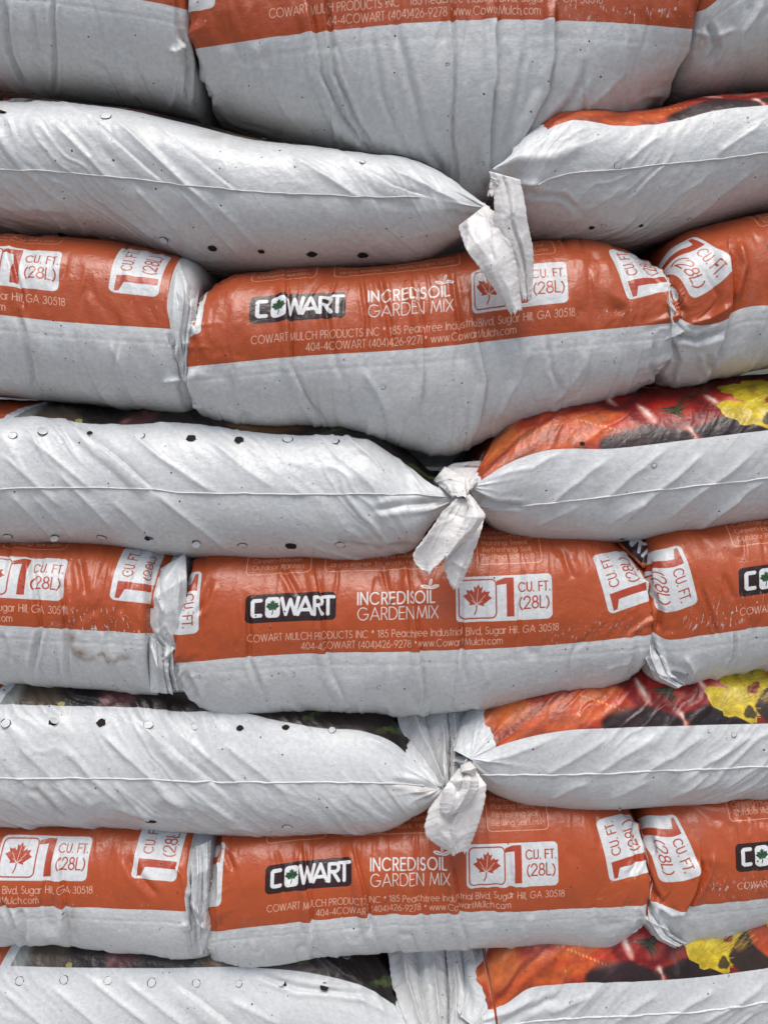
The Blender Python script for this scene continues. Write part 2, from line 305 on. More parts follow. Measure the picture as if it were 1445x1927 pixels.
# ------------------------------------------------------------------ materials
def film_material(name, img=None, ink_rough=.33, tint=(0.635, 0.662, 0.672), scuff=1.0, dirty=0.):
    m = bpy.data.materials.new(name); m.use_nodes = True; nt = m.node_tree; N = nt.nodes; L = nt.links; b = N['Principled BSDF']
    def n(t, **k):
        x = N.new('ShaderNode'+t)
        for a, v in k.items(): setattr(x, a, v)
        return x
    def math_(op, a, b_=None, c=None, clamp=False):
        x = n('Math', operation=op, use_clamp=clamp)
        for i, v in enumerate((a, b_, c)):
            if v is None: continue
            if isinstance(v, (int, float)): x.inputs[i].default_value = v
            else: L.new(v, x.inputs[i])
        return x.outputs[0]
    def mix(f, a, b_, bt='MIX'):
        x = n('Mix', data_type='RGBA', blend_type=bt)
        for s_, v in ((x.inputs[0], f), (x.inputs[6], a), (x.inputs[7], b_)):
            if isinstance(v, (int, float)): s_.default_value = v
            elif isinstance(v, tuple): s_.default_value = v if len(v) == 4 else (*v, 1)
            else: L.new(v, s_)
        return x.outputs[2]
    uv = n('UVMap', uv_map='film').outputs[0]         # 1 unit = 100 print units = 6 cm
    def noise(scale, det=3, rough=.55, vec=uv, sc=None):
        x = n('TexNoise'); x.inputs['Scale'].default_value = scale; x.inputs['Detail'].default_value = det; x.inputs['Roughness'].default_value = rough
        if sc:
            mp = n('Mapping'); mp.inputs['Scale'].default_value = sc; L.new(vec, mp.inputs[0]); vec = mp.outputs[0]
        L.new(vec, x.inputs['Vector']); return x.outputs['Fac']
    def ramp(v, a, b_): 
        x = n('MapRange', clamp=True); x.inputs[1].default_value = a; x.inputs[2].default_value = b_; L.new(v, x.inputs[0]); return x.outputs[0]
    mott = noise(12, 5, .65); mott2 = noise(3.2, 3, .6); cloud = noise(.9, 3, .5)
    tl = tuple(min(1, c*1.10) for c in tint); td = tuple(c*.84 for c in tint)
    c = mix(ramp(mott, .33, .68), td, tl)
    c = mix(math_('MULTIPLY', ramp(mott2, .35, .7), .5), c, tuple(c_*.95 for c_ in tint))
    c = mix(math_('MULTIPLY', ramp(cloud, .45, .75), .35), c, (tint[0]*1.02, tint[1]*1.0, tint[2]*.95))
    rgh = math_('MULTIPLY_ADD', mott2, .20, .27)
    if img:
        ti = n('TexImage'); ti.image = img; ti.interpolation = 'Cubic'; ti.extension = 'EXTEND'; L.new(n('UVMap', uv_map='print').outputs[0], ti.inputs[0])
        # worn flecks where the ink has rubbed off near the lower edge of the band
        fl = ramp(noise(26, 2, .6, sc=(1, .35, 1)), .69, .72); zone = ramp(noise(1.1, 1), .5, .62)
        sep = n('SeparateXYZ'); L.new(n('UVMap', uv_map='print').outputs[0], sep.inputs[0]); low = ramp(sep.outputs[1], .40, .12)
        at_ = n('Attribute', attribute_name='scuff'); fl2 = ramp(noise(22, 3, .65, sc=(1, .28, 1)), .60, .63)
        worn = math_('MAXIMUM', math_('MULTIPLY', math_('MULTIPLY', fl, zone), math_('MULTIPLY', low, scuff)), math_('MULTIPLY', fl2, at_.outputs['Fac'], clamp=True))
        a = math_('MULTIPLY', ti.outputs[1], math_('SUBTRACT', 1.0, worn))
        ink = mix(math_('MULTIPLY', ramp(noise(2.2, 4, .6), .3, .75), .22), ti.outputs[0], (1.18, 1.12, 1.08, 1), 'MULTIPLY')
        c = mix(a, c, ink)
        rgh = math_('MULTIPLY_ADD', a, -(.38-ink_rough), rgh)
    # dirt: specks, crescent scars, soil dust
    vo = n('TexVoronoi', feature='F1'); vo.inputs['Scale'].default_value = 8; L.new(uv, vo.inputs[0])
    spc = n('SeparateColor'); L.new(vo.outputs['Color'], spc.inputs[0])
    rad = math_('MULTIPLY', math_('POWER', spc.outputs[0], 4.0), .15)
    speck = math_('MULTIPLY', math_('GREATER_THAN', rad, vo.outputs['Distance']), ramp(noise(.8, 2), .34, .46))
    nz = n('TexNoise'); nz.inputs['Scale'].default_value = 9; L.new(uv, nz.inputs['Vector'])
    vadd = n('VectorMath', operation='MULTIPLY_ADD'); L.new(nz.outputs['Color'], vadd.inputs[0]); vadd.inputs[1].default_value = (.12, .12, 0); L.new(uv, vadd.inputs[2])
    vc = n('TexVoronoi', feature='F1'); vc.inputs['Scale'].default_value = 1.7; L.new(vadd.outputs[0], vc.inputs[0])
    sc2 = n('SeparateColor'); L.new(vc.outputs['Color'], sc2.inputs[0])
    ringd = math_('ABSOLUTE', math_('SUBTRACT', vc.outputs['Distance'], math_('MULTIPLY_ADD', sc2.outputs[1], .05, .05)))
    cres = math_('MULTIPLY', math_('MULTIPLY', math_('LESS_THAN', ringd, .010), math_('GREATER_THAN', sc2.outputs[0], .52)), ramp(noise(8, 2), .52, .60))
    dust = math_('MULTIPLY', ramp(noise(30, 4, .8), .60, .70), ramp(noise(1.6, 3, .6), .60-.16*dirty, .72-.14*dirty))
    dirt = math_('MAXIMUM', speck, math_('MAXIMUM', math_('MULTIPLY', cres, .75), math_('MULTIPLY', dust, .55)))
    st = n('Attribute', attribute_name='stain'); c = mix(math_('MULTIPLY', st.outputs['Fac'], ramp(noise(6, 4, .7), .30, .62), clamp=True), c, (.24, .165, .11))
    smear = math_('MULTIPLY', ramp(noise(1.3, 5, .7, sc=(1, .5, 1)), .60, .80), .30 + .3*dirty); c = mix(smear, c, (.30, .27, .235))
    c = mix(dirt, c, (.045, .036, .03))
    L.new(c, b.inputs['Base Color']); L.new(rgh, b.inputs['Roughness']); b.inputs['Specular IOR Level'].default_value = .5
    b.inputs['Coat Weight'].default_value = .0
    # fine relief: soil pressing through, film crinkle
    h = math_('ADD', math_('MULTIPLY', noise(7, 4, .6), .8), math_('MULTIPLY', noise(26, 3, .6), .30))
    cr1 = noise(3.1, 2, .5, sc=(1, .55, 1)); h = math_('ADD', h, math_('MULTIPLY', math_('ABSOLUTE', math_('SUBTRACT', cr1, .5)), -1.9))
    cr2 = noise(8.5, 2, .5); h = math_('ADD', h, math_('MULTIPLY', math_('ABSOLUTE', math_('SUBTRACT', cr2, .5)), -.5))
    h = math_('ADD', h, math_('MULTIPLY', cres, .12))
    bp = n('Bump'); bp.inputs['Strength'].default_value = .55; bp.inputs['Distance'].default_value = .0014; L.new(h, bp.inputs['Height']); L.new(bp.outputs[0], b.inputs['Normal'])
    return m
MAT = {k: film_material(k+'_film', PRINTS[k][0], scuff=1.0 if k == 'band' else .25) for k in PRINTS}
MAT['gather'] = film_material('gathered_film', tint=(.64, .65, .65), dirty=1.0); MAT['plain'] = film_material('plain_film'); MAT['tail'] = film_material('tail_film', tint=(.76, .75, .735));  # tail tint lightened to stand in for light passing through thin film
def simple(name, c, rough, nscale=200, amp=.4, bump=.001):
    m = bpy.data.materials.new(name); m.use_nodes = True; nt = m.node_tree; b = nt.nodes['Principled BSDF']
    tc = nt.nodes.new('ShaderNodeTexCoord'); t = nt.nodes.new('ShaderNodeTexNoise'); t.inputs['Scale'].default_value = nscale; t.inputs['Detail'].default_value = 5
    nt.links.new(tc.outputs['Object'], t.inputs['Vector'])
    mx = nt.nodes.new('ShaderNodeMix'); mx.data_type = 'RGBA'; mx.inputs[6].default_value = (*[x*(1-amp) for x in c], 1); mx.inputs[7].default_value = (*[min(1, x*(1+amp)) for x in c], 1)
    nt.links.new(t.outputs['Fac'], mx.inputs[0]); nt.links.new(mx.outputs[2], b.inputs['Base Color']); b.inputs['Roughness'].default_value = rough
    bp = nt.nodes.new('ShaderNodeBump'); bp.inputs['Distance'].default_value = bump; nt.links.new(t.outputs['Fac'], bp.inputs['Height']); nt.links.new(bp.outputs[0], b.inputs['Normal'])
    return m
SOIL = simple('soil', (.018, .013, .010), .95, 900, .7, .002); RIM = simple('seam_plastic', (.62, .625, .62), .4, 300, .12, .0003)
FLAP = simple('flap_plastic', (.64, .66, .665), .42, 250, .10, .0003); PAVE = simple('concrete', (.30, .29, .28), .9, 18, .25, .002)

# ------------------------------------------------------------------ the bag
def curve(pts, Y, i=0):      # (px,py) control points -> function of world x giving slope z/Y
    p = np.array(pts, float); rx, rz = ray(p[:, 0], p[:, 1]); X = rx*Y
    return X, rz
def smooth_interp(x, X, V):
    # monotone-ish cubic through control points
    X = np.asarray(X); V = np.asarray(V); d = np.gradient(V, X) if len(X) > 2 else np.full(len(X), (V[-1]-V[0])/(X[-1]-X[0]))
    i = np.clip(np.searchsorted(X, x)-1, 0, len(X)-2); h = X[i+1]-X[i]; t = (x-X[i])/h; tc = np.clip(t, 0, 1)
    r = (2*tc**3-3*tc**2+1)*V[i]+(tc**3-2*tc**2+tc)*h*d[i]+(-2*tc**3+3*tc**2)*V[i+1]+(tc**3-tc**2)*h*d[i+1]
    return r + np.where(t < 0, (t)*h*d[i], 0) + np.where(t > 1, (t-1)*h*d[i+1], 0)

def section(af, L, b0, p, ds):
    t = np.linspace(-math.pi/2, math.pi/2, 1200)
    cy = af*(1-np.cos(t)**(2/p)); cz = np.sign(t)*np.abs(np.sin(t))**(2/p)
    s = np.concatenate([[0], np.cumsum(np.hypot(np.diff(cy), np.diff(cz*b0)))]); n = int(s[-1]/ds)
    q = np.linspace(0, s[-1], n); th = np.interp(q, s, t); cy1 = np.interp(q, s, cy); cz1 = np.interp(q, s, cz)
    # flat top, going back (finer where it can be seen), back half round, flat underside
    tb = np.concatenate([np.arange(af+ds*1.6, af+.11, ds*1.6), np.linspace(af+.115, L-af, 8)]); ct = np.ones(len(tb))
    tt = np.linspace(math.pi/2, -math.pi/2, 14)[1:-1]; yb = L-af+af*np.cos(tt); zb = np.sin(tt)
    bb = np.linspace(L-af, af+.006, 16)
    return (np.concatenate([cy1, tb, yb, bb]), np.concatenate([cz1, ct, zb, -np.ones(len(bb))]), np.concatenate([th, np.full(len(tb)+len(yb)+len(bb), 9.)]), n)

class Bag: pass
def build_bag(name, mat, x0, x1, top, bot, edge=None, u0=0, Yf=.80, af=.085, L=.36, p=2.25, th=55, ends=('off', 'off'), seed=1,
              folds=(), style='M', step=2.6, ds=.0016, wr=1.0, skew=0, parent_info=None, vs=1.0, us=1.035, tipk=.0, fdepth=None, pleats=(), stains=(), scuffs=(), twist=()):
    Ym = Yf+af*.3
    X0 = ray(x0, 963)[0]*Ym; X1 = ray(x1, 963)[0]*Ym
    # use the right row for conversion of the ends
    mid = np.mean([q[1] for q in bot]+[q[1] for q in top]); X0 = float(ray(x0, mid)[0]*Ym); X1 = float(ray(x1, mid)[0]*Ym)
    xa = float(ray(-25, mid)[0]*Ym); xb = float(ray(1470, mid)[0]*Ym); sm = step*.00055
    xs = [np.arange(max(X0, xa), min(X1, xb), sm)]
    if X0 < xa: xs.insert(0, np.arange(X0, xa, .012))
    if X1 > xb: xs.append(np.arange(xb, X1, .012))
    x = np.unique(np.concatenate(xs+[[X1]])); x = x[np.concatenate([[True], np.diff(x) > sm*.4])]; ns = len(x)
    TX, TV = curve(top, Ym); BX, BV = curve(bot, Ym); mt = smooth_interp(x, TX, TV); mb = smooth_interp(x, BX, BV)
    cy, cz, tha, nf = section(af, L, .085, p, ds); nr = len(cy)
    yf = np.full(ns, Yf)
    if fdepth: yf = yf + np.interp(x, ray(np.array([q[0] for q in fdepth]), mid)[0]*Ym, [q[1] for q in fdepth])
    kz = np.ones(ns)
    for e, sgn, xe in ((ends[0], 1, X0), (ends[1], -1, X1)):
        d = (x-xe)*sgn
        if e == 'off': r = .04
        elif e == 'tip': r = 0
        else: r = e.get('r', 30)*.00055
        if r > 0:
            k = np.clip(1-np.clip(1-d/r, 0, 1)**2.6, 0, 1)**(1/2.6)
            kz = np.minimum(kz, .55+.45*k); yf = yf + .6*r*(1-k)
        if isinstance(e, dict) and 'xc' in e:       # gusset set back behind the front corner
            xc = float(ray(e['xc'], mid)[0]*Ym); yf = yf + e['rec']*sstep(0, .0035, (xc-x)*sgn)
        if e == 'tip': yf = yf + tipk*np.exp(-d/.03)
    # solve centre height and half thickness so shoulder and underside meet their sight lines
    jt = int(np.argmin(np.abs(tha-R(th)))); jb = np.full(ns, int(np.argmin(np.abs(tha-R(-60)))))
    Yg = yf[:, None]+cy[None, :]*np.where(kz > 0, 1, 1)[:, None]
    for it in range(12):
        Yt = Yg[:, jt]; Yb = Yg[np.arange(ns), jb]; ct = cz[jt]; cb = cz[jb]
        b = (mt*Yt-mb*Yb)/(ct-cb); zc = mt*Yt-ct*b; b = np.maximum(b, .0015)
        kk = np.clip(b/.06, .12, 1)[:, None] if style != 'M' else 1.0
        Yg = yf[:, None]+np.where(cy[None, :] <= af+1e-6, cy[None, :]*kk, cy[None, :]-af*(1-kk))
        sl = (zc[:, None]+b[:, None]*cz[None, :])/Yg; jb = np.argmin(sl[:, :nf], axis=1)
    P = np.zeros((ns, nr, 3)); P[..., 0] = x[:, None]+skew*(np.clip(cy/.10, 0, 1)**.6)[None, :]*np.exp(-np.minimum(np.abs(x-X0), np.abs(X1-x))/.06)[:, None]; P[..., 1] = Yg
    P[..., 2] = zc[:, None]+(b*kz)[:, None]*cz[None, :]
    B = Bag(); B.x = x; B.nf = nf; B.nr = nr; B.ns = ns; B.zc = zc; B.b = b; B.apex = (zc+b, zc-b)
    px, py = proj(P)
    # arc lengths -> print coordinates
    ringd = np.linalg.norm(np.diff(P, axis=1), axis=2); s = np.concatenate([np.zeros((ns, 1)), np.cumsum(ringd, 1)], 1)
    jm = nf//2; ud = np.linalg.norm(np.diff(P[:, jm], axis=0), axis=1); ulen = np.concatenate([[0], np.cumsum(ud)])
    iu = int(np.argmin(np.abs(px[:, jm]-u0))); U = ((ulen-ulen[iu])/(S*us))[:, None]*np.ones((1, nr)) + (P[..., 0]-x[:, None])/(S*us)
    if edge is not None:
        eX, eV = curve(edge, Ym); em = smooth_interp(x, eX, eV)
        m = P[:, :nf, 2]/P[:, :nf, 1]; se = np.array([np.interp(em[i], np.maximum.accumulate(m[i]), s[i, :nf]) for i in range(ns)])
    else: se = s[:, jm]
    V = (s-se[:, None])/S*vs
    for (uc, vc, th_, side) in twist:            # the printed film is turned where the end of the bag is tucked in
        w_ = sstep(95, 45, np.abs(U-uc)) if side == 0 else sstep(95, 45, (U-uc)*side)
        w_ = w_*sstep(0, 45, V); a_ = R(th_)*w_; du_, dv_ = U-uc, V-vc
        U = uc+du_*np.cos(a_)+dv_*np.sin(a_); V = vc-du_*np.sin(a_)+dv_*np.cos(a_)
    for (xp, wp) in pleats:                      # film tucked away in a pleat: the print jumps
        U = U + wp*sstep(-2.5, 2.5, px-np.interp(py, *xp))
    # normals
    def normals(P):
        a = np.gradient(P, axis=0); c = np.roll(P, -1, 1)-np.roll(P, 1, 1); nn = np.cross(a, c); return -nn/np.maximum(np.linalg.norm(nn, axis=2, keepdims=True), 1e-9)
    Nn = normals(P)
    if Nn[ns//2, jm, 1] > 0: Nn = -Nn
    rs = np.random.RandomState(seed); o1, o2 = rs.uniform(0, 90, 2); Pu = U/100+o1; Pv = V/100+o2; h = np.zeros((ns, nr))
    x_end = np.minimum(np.abs(x-X0), np.abs(X1-x))[:, None]/S*np.ones((1, nr))
    mm = .001
    if style == 'M':
        h += 2.6*mm*fbm(Pu*.75, Pv*.9, seed, 2)
        wr = wr*1.35; mk = np.clip(.5+1.1*vnoise(Pu*.8, Pv*.8, seed+3), 0, 1)
        wx = Pu+.10*vnoise(Pu*1.3, Pv*1.0, seed+8)
        lowm = .55+.45*sstep(60, -60, V)
        h += wr*2.1*mm*mk*lowm*(ridge(wx*2.3, Pv*.42, seed+11, 3.2, .05)-.3)
        h -= wr*1.5*mm*np.clip(.4+vnoise(Pu*1.1, Pv*.9, seed+5), 0, 1)*ridge(wx*3.4, Pv*.7, seed+13, 5., .08)
        h += .9*mm*np.clip(.2+1.2*vnoise(Pu*1.2+5, Pv*.6, seed+6), 0, 1)*sstep(-30, 20, V)*(ridge(wx*6.5, Pv*.9, seed+15, 3, .06)-.35)
        h += wr*.7*mm*mk*vnoise(Pu*7+Pv*1.5, Pv*2.2, seed+17)
        ec = np.exp(-x_end/38.)
        if ends[0] == 'off': ec = np.where(x[:, None] < 0, 0, ec)
        if ends[1] == 'off': ec = np.where(x[:, None] > 0, 0, ec)
        h += ec*5.5*mm*(ridge(Pu*1.8+Pv*.6, Pv*1.4-Pu*.4, seed+21, 2.4, .05)-.5) + ec*2.6*mm*(ridge(Pu*4.5, Pv*2.6, seed+23, 2.4, .06)-.4)
        h += (.35*mm)*(sstep(-23, -21, V)-sstep(-28, -26, V)) + .25*mm*(sstep(-10, -8, V)-sstep(-8, -6, V))
    else:
        sg = 1 if style == 'SL' else -1
        a = R(48); du = Pu*math.sin(a)*sg+Pv*math.cos(a); al = Pu*math.cos(a)*sg-Pv*math.sin(a)   # across / along the drag folds
        h += 2.2*mm*fbm(Pu*.6, Pv*.8, seed, 2)
        wr = wr*1.25; mk = np.clip(.45+1.2*vnoise(al*.55+3, du*.45, seed+3), 0, 1.2)*np.clip(x_end/150., .15, 1)
        dw = du+.17*vnoise(al*1.1, du*1.2, seed+9)+.05*vnoise(al*3, du*3, seed+10)
        h += wr*1.9*mm*mk*(ridge(dw*2.2, al*.5, seed+11, 2.8, .10)-.35)
        h += wr*1.0*mm*mk*(ridge(dw*4.6, al*.9, seed+12, 3.0, .07)-.35)
        h += wr*.34*mm*(.4+mk)*(ridge(dw*8.5, al*1.5, seed+14, 2.6, .06)-.4)
        # gathers running into the tied corner
        tp = np.array(top[-1] if style == 'SL' else top[0]); dx = px-tp[0]; dy = py-tp[1]; rr = np.hypot(dx, dy)+1e-3; ang = np.arctan2(dy, np.abs(dx))
        gk = np.exp(-rr/85.)*np.clip(rr/25., 0, 1)
        h += gk*2.6*mm*(ridge(ang*3.2+.002*rr, rr*.006, seed+31, 2.4, .07)-.4)
        topm = (np.clip(cy-.03, 0, .05)/.05)[None, :]*(cz > .5)[None, :]
        h += topm*np.exp(-(x_end)/110.)*np.clip(x_end/12, 0, 1)*10*mm*(ridge(Pu*2.4+.25*vnoise(Pu*2, Pv, 3), Pv*.30, seed+33, 2.0, .05)-.5)
        h += topm*np.exp(-(x_end)/110.)*2.6*mm*(ridge(Pu*4+Pv, Pv*2.1, seed+35, 2.4, .06)-.4)
    ck = np.clip(.25+1.3*fbm(Pu*1.1, Pv*1.3, seed+60, 2), 0, 1)
    h += ck*mm*(.34*(ridge(Pu*5.5+.4*Pv, Pv*4.2, seed+61, 2.6, .04)-.4)+.12*(ridge(Pu*10, Pv*8, seed+62, 2.6, .05)-.4))
    # folds traced from the photograph: (points, width px, height mm, kind)
    front = (np.arange(nr) < nf+60)[None, :]*np.ones((ns, 1), bool)
    for pts, w, A, kind in folds:
        Q = np.array(pts, float); R_ = w*8
        sel = front & (px > Q[:, 0].min()-R_) & (px < Q[:, 0].max()+R_) & (py > Q[:, 1].min()-R_) & (py < Q[:, 1].max()+R_)
        if not sel.any(): continue
        X_, Y_ = px[sel], py[sel]; best = np.full(X_.shape, 1e9); sd_ = np.zeros(X_.shape); tt = np.zeros(X_.shape); Ls = np.hypot(*np.diff(Q, axis=0).T); tot = Ls.sum(); acc = 0
        wob = 2.2*vnoise(X_/37., Y_/37., seed+50); X2 = X_+wob; Y2 = Y_+wob
        for k in range(len(Q)-1):
            a_, b_ = Q[k], Q[k+1]; dv = b_-a_; t = np.clip(((X2-a_[0])*dv[0]+(Y2-a_[1])*dv[1])/(dv@dv), 0, 1)
            ex, ey = X2-a_[0]-t*dv[0], Y2-a_[1]-t*dv[1]; D = np.hypot(ex, ey); cr = dv[0]*ey-dv[1]*ex; u_ = D < best
            best = np.where(u_, D, best); sd_ = np.where(u_, D*np.sign(cr), sd_); tt = np.where(u_, (acc+t*Ls[k])/tot, tt); acc += Ls[k]
        tap = sstep(0, .18, tt)*sstep(1, .82, tt)*.85+.15; D = np.sqrt(best**2+.25)
        if kind == 'v': f = -np.exp(-D/w)+.45*np.exp(-((D-1.9*w)/(w*1.1))**2)
        elif kind == 'r': f = np.exp(-D/w)
        elif kind == 'b': f = np.exp(-(D/w)**2)
        else: f = np.tanh(sd_/1.4)*np.exp(-D/w)-.35*np.exp(-D/1.8)+.55*np.exp(-((sd_-2.5*w)/(2.2*w))**2)
        h[sel] += (1.75 if style == 'M' else 1.3)*A*mm*f*tap*np.exp(-(np.clip(D-4.5*w, 0, None)/w))
    fade = np.where(np.arange(nr) < nf+70, 1, .3)[None, :]
    P2 = P + Nn*(h*fade)[..., None]
    Vt = P2.reshape(-1, 3)
    F_ = grid_faces(ns, nr, True)
    uvp = np.stack([U, V], -1).reshape(-1, 2)
    # end caps
    caps = []; cu = []; base = ns*nr; fc = []
    for e, i, sgn in ((0, 0, -1), (1, ns-1, 1)):
        c0 = P2[i].mean(0); prev = i*nr+np.arange(nr)
        for k, (sc, dx) in enumerate(((.82, .004), (.45, .007), (.05, .008)) if ends[e] != 'tip' else ((.6, .0008),)):
            q = c0+(P2[i]-c0)*sc; q[:, 0] += sgn*dx
            if ends[e] != 'tip': q[:, 0] += .004*ridge(V[i]/30., V[i]*0+k, seed+40+k, 2)
            caps.append(q); cu.append(np.stack([U[i]+sgn*(1-sc)*100, V[i]], -1)); cur = base+np.arange(nr); base += nr
            a = prev; b_ = np.roll(prev, -1); c = np.roll(cur, -1); d = cur
            fc.append(np.stack([a, b_, c, d] if sgn < 0 else [a, d, c, b_], -1)[:, ::-1]); prev = cur
    Vt = np.concatenate([Vt]+caps); uvp = np.concatenate([uvp]+cu); F_ = np.concatenate([F_]+fc)
    if True:
        pr = PRINTS.get(mat); film = uvp/100+np.array([o1, o2])
        uvs = {'film': film}
        if pr: uvs = {'print': np.stack([(uvp[:, 0]-pr[1])/(pr[2]-pr[1]), (uvp[:, 1]-pr[3])/(pr[4]-pr[3])], -1), 'film': film}
    att = {}
    for an, lst in (('stain', stains), ('scuff', scuffs)):
        a_ = np.zeros((ns, nr))
        for pts, w, k in lst:
            Q = np.array(pts, float); D = np.full((ns, nr), 1e9); qx = px+6*vnoise(px/23., py/23., 90); qy = py+6*vnoise(px/23., py/23., 91)
            for i in range(max(1, len(Q)-1)):
                a0 = Q[i]; b0 = Q[min(i+1, len(Q)-1)]; dv = b0-a0; t = np.clip(((qx-a0[0])*dv[0]+(qy-a0[1])*dv[1])/max(dv@dv, 1e-6), 0, 1); D = np.minimum(D, np.hypot(qx-a0[0]-t*dv[0], qy-a0[1]-t*dv[1]))
            a_ = np.maximum(a_, k*np.exp(-(D/w)**2)*(np.arange(nr) < nf+60)[None, :])
        att[an] = np.concatenate([a_.ravel(), np.zeros(len(Vt)-ns*nr)]).astype(np.float32)
    root = bpy.data.objects.new(name, None); col.objects.link(root); root.empty_display_size = .02
    root.location = (float(x.mean()), float(Yf+L/2), float((zc-b).min()))
    B.root = root; B.loc = np.array(root.location)
    B.body = link_mesh('film_body', Vt-B.loc, F_, [MAT[mat]], root, uvs)
    for an, v_ in att.items():
        if v_.any(): A_ = B.body.data.attributes.new(an, 'FLOAT', 'POINT'); A_.data.foreach_set('value', v_)
    B.P = P2; B.N = normals(P2); 
    if B.N[ns//2, jm, 1] > 0: B.N = -B.N
    B.px, B.py = proj(P2[:, :nf+30]); B.V = V; B.U = U; B.se = se; B.s = s
    return B

def surf(B, qx, qy):            # the surface point seen at (qx, qy), its normal
    d = (B.px-qx)**2+(B.py-qy)**2; d = d + (B.N[:, :B.nf+30, 1] > .2)*1e5
    i, j = np.unravel_index(np.argmin(d), d.shape); lo = max(0, i-4); hi = i+5; nn = B.N[lo:hi, max(0, j-4):j+5].reshape(-1, 3).mean(0); nn /= np.linalg.norm(nn)
    p0 = B.P[i, j]; rx, rz = ray(qx, qy); dr = np.array([rx, 1, rz]); t = (p0@nn)/(dr@nn); return dr*t, nn

def seam(B, pts, seed=0, h=.0015):
    rs = np.random.RandomState(seed); pts = np.array(pts, float); d = np.concatenate([[0], np.cumsum(np.hypot(*np.diff(pts, axis=0).T))]); q = np.arange(0, d[-1], 3.0)
    X = np.interp(q, d, pts[:, 0]); Y = np.interp(q, d, pts[:, 1]); rows = []
    jag = h*(1+.45*vnoise(q/17, q*0, seed+1)+.75*np.clip(vnoise(q/6, q*0, seed+2), 0, 1)*(vnoise(q/70, q*0, seed+3) > -.1)); vis = (X > -30) & (X < 1475)
    for x_, y_, j_ in zip(X[vis], Y[vis], jag[vis]):
        p, n = surf(B, x_, y_+1.2*vnoise(np.array([x_/23.]), np.array([0.]), seed+7)[0]); up = np.array([0, -.15, 1.]); tv = up-n*(up@n); tv /= np.linalg.norm(tv)
        rows.append([p-tv*.0006-n*.001, p-tv*.0004+n*j_*.8, p+tv*.0001+n*j_, p+tv*.0007+n*.0002, p+tv*.0012-n*.001])
    P = np.array(rows); P[1:-1] = (P[:-2]+2*P[1:-1]+P[2:])/4
    n, k = P.shape[:2]
    return link_mesh('seam', P.reshape(-1, 3)-B.loc, grid_faces(n, k, True), [RIM], B.root)

def hole(B, qx, qy, kind, r=9.5, seed=0):
    rs = np.random.RandomState(seed+int(qx*7+qy)); p, n = surf(B, qx, qy); t1 = np.cross(n, [0, 0, 1.]); t1 /= np.linalg.norm(t1); t2 = np.cross(t1, n)
    if t2[2] < 0: t2 = -t2
    rr = r*.00055*rs.uniform(.88, 1.06); sq = rs.uniform(.72, 1.0); K = 18; ang = np.linspace(0, 2*math.pi, K, endpoint=False)
    def disc(rad, off, scl, jit, tilt=0., hinge=0., cupd=0.):
        V = [p+n*off]; 
        for f in (.55, 1.0):
            for a in ang:
                k = rad*f*(1+(rs.uniform(-jit, jit) if f == 1 else 0)); V.append(p+t1*k*math.cos(a)+t2*k*math.sin(a)*scl+n*(off+cupd*f*f))
        V = np.array(V)
        if tilt:                               # swing about a hinge on the rim
            hd = t1*math.cos(hinge)+t2*math.sin(hinge); hp = p+hd*rad; ax = np.cross(n, hd)
            q = V-hp; c, s_ = math.cos(tilt), math.sin(tilt); q = q*c+np.cross(ax, q)*s_+np.outer(q@ax, ax)*(1-c); 
            if ((q[0]@n) < 0): 
                q = V-hp; q = q*c-np.cross(ax, q)*s_+np.outer(q@ax, ax)*(1-c)
            V = q+hp
        F = [(0, 1+i, 1+(i+1) % K) for i in range(K)]+[(1+i, 1+K+i, 1+K+(i+1) % K) for i in range(K)]+[(1+i, 1+K+(i+1) % K, 1+(i+1) % K) for i in range(K)]
        return V-B.loc, F
    if kind in 'ohc':
        V, F = disc(rr*(1.0 if kind != 'c' else 1.02), .0006, .96*sq, .12 if kind != 'c' else .09)
        hb = link_mesh('vent_hole', V, F, [SOIL], B.root)
        if kind == 'h': V, F = disc(rr*.9, .0010, .96*sq, .05, R(rs.uniform(28, 55)), rs.uniform(0, 6.28), .0006)
        elif kind == 'c': V, F = disc(rr*.93, .0008, .98*sq, .04, R(4), rs.uniform(0, 6.28), -.0003)
        if kind in 'hc':
            f = link_mesh('flap', V, F, [FLAP], B.root); f.parent = hb
def holes(B, lst, seed=0):
    for q in lst: hole(B, q[0], q[1], q[2], q[3] if len(q) > 3 else 10, seed)

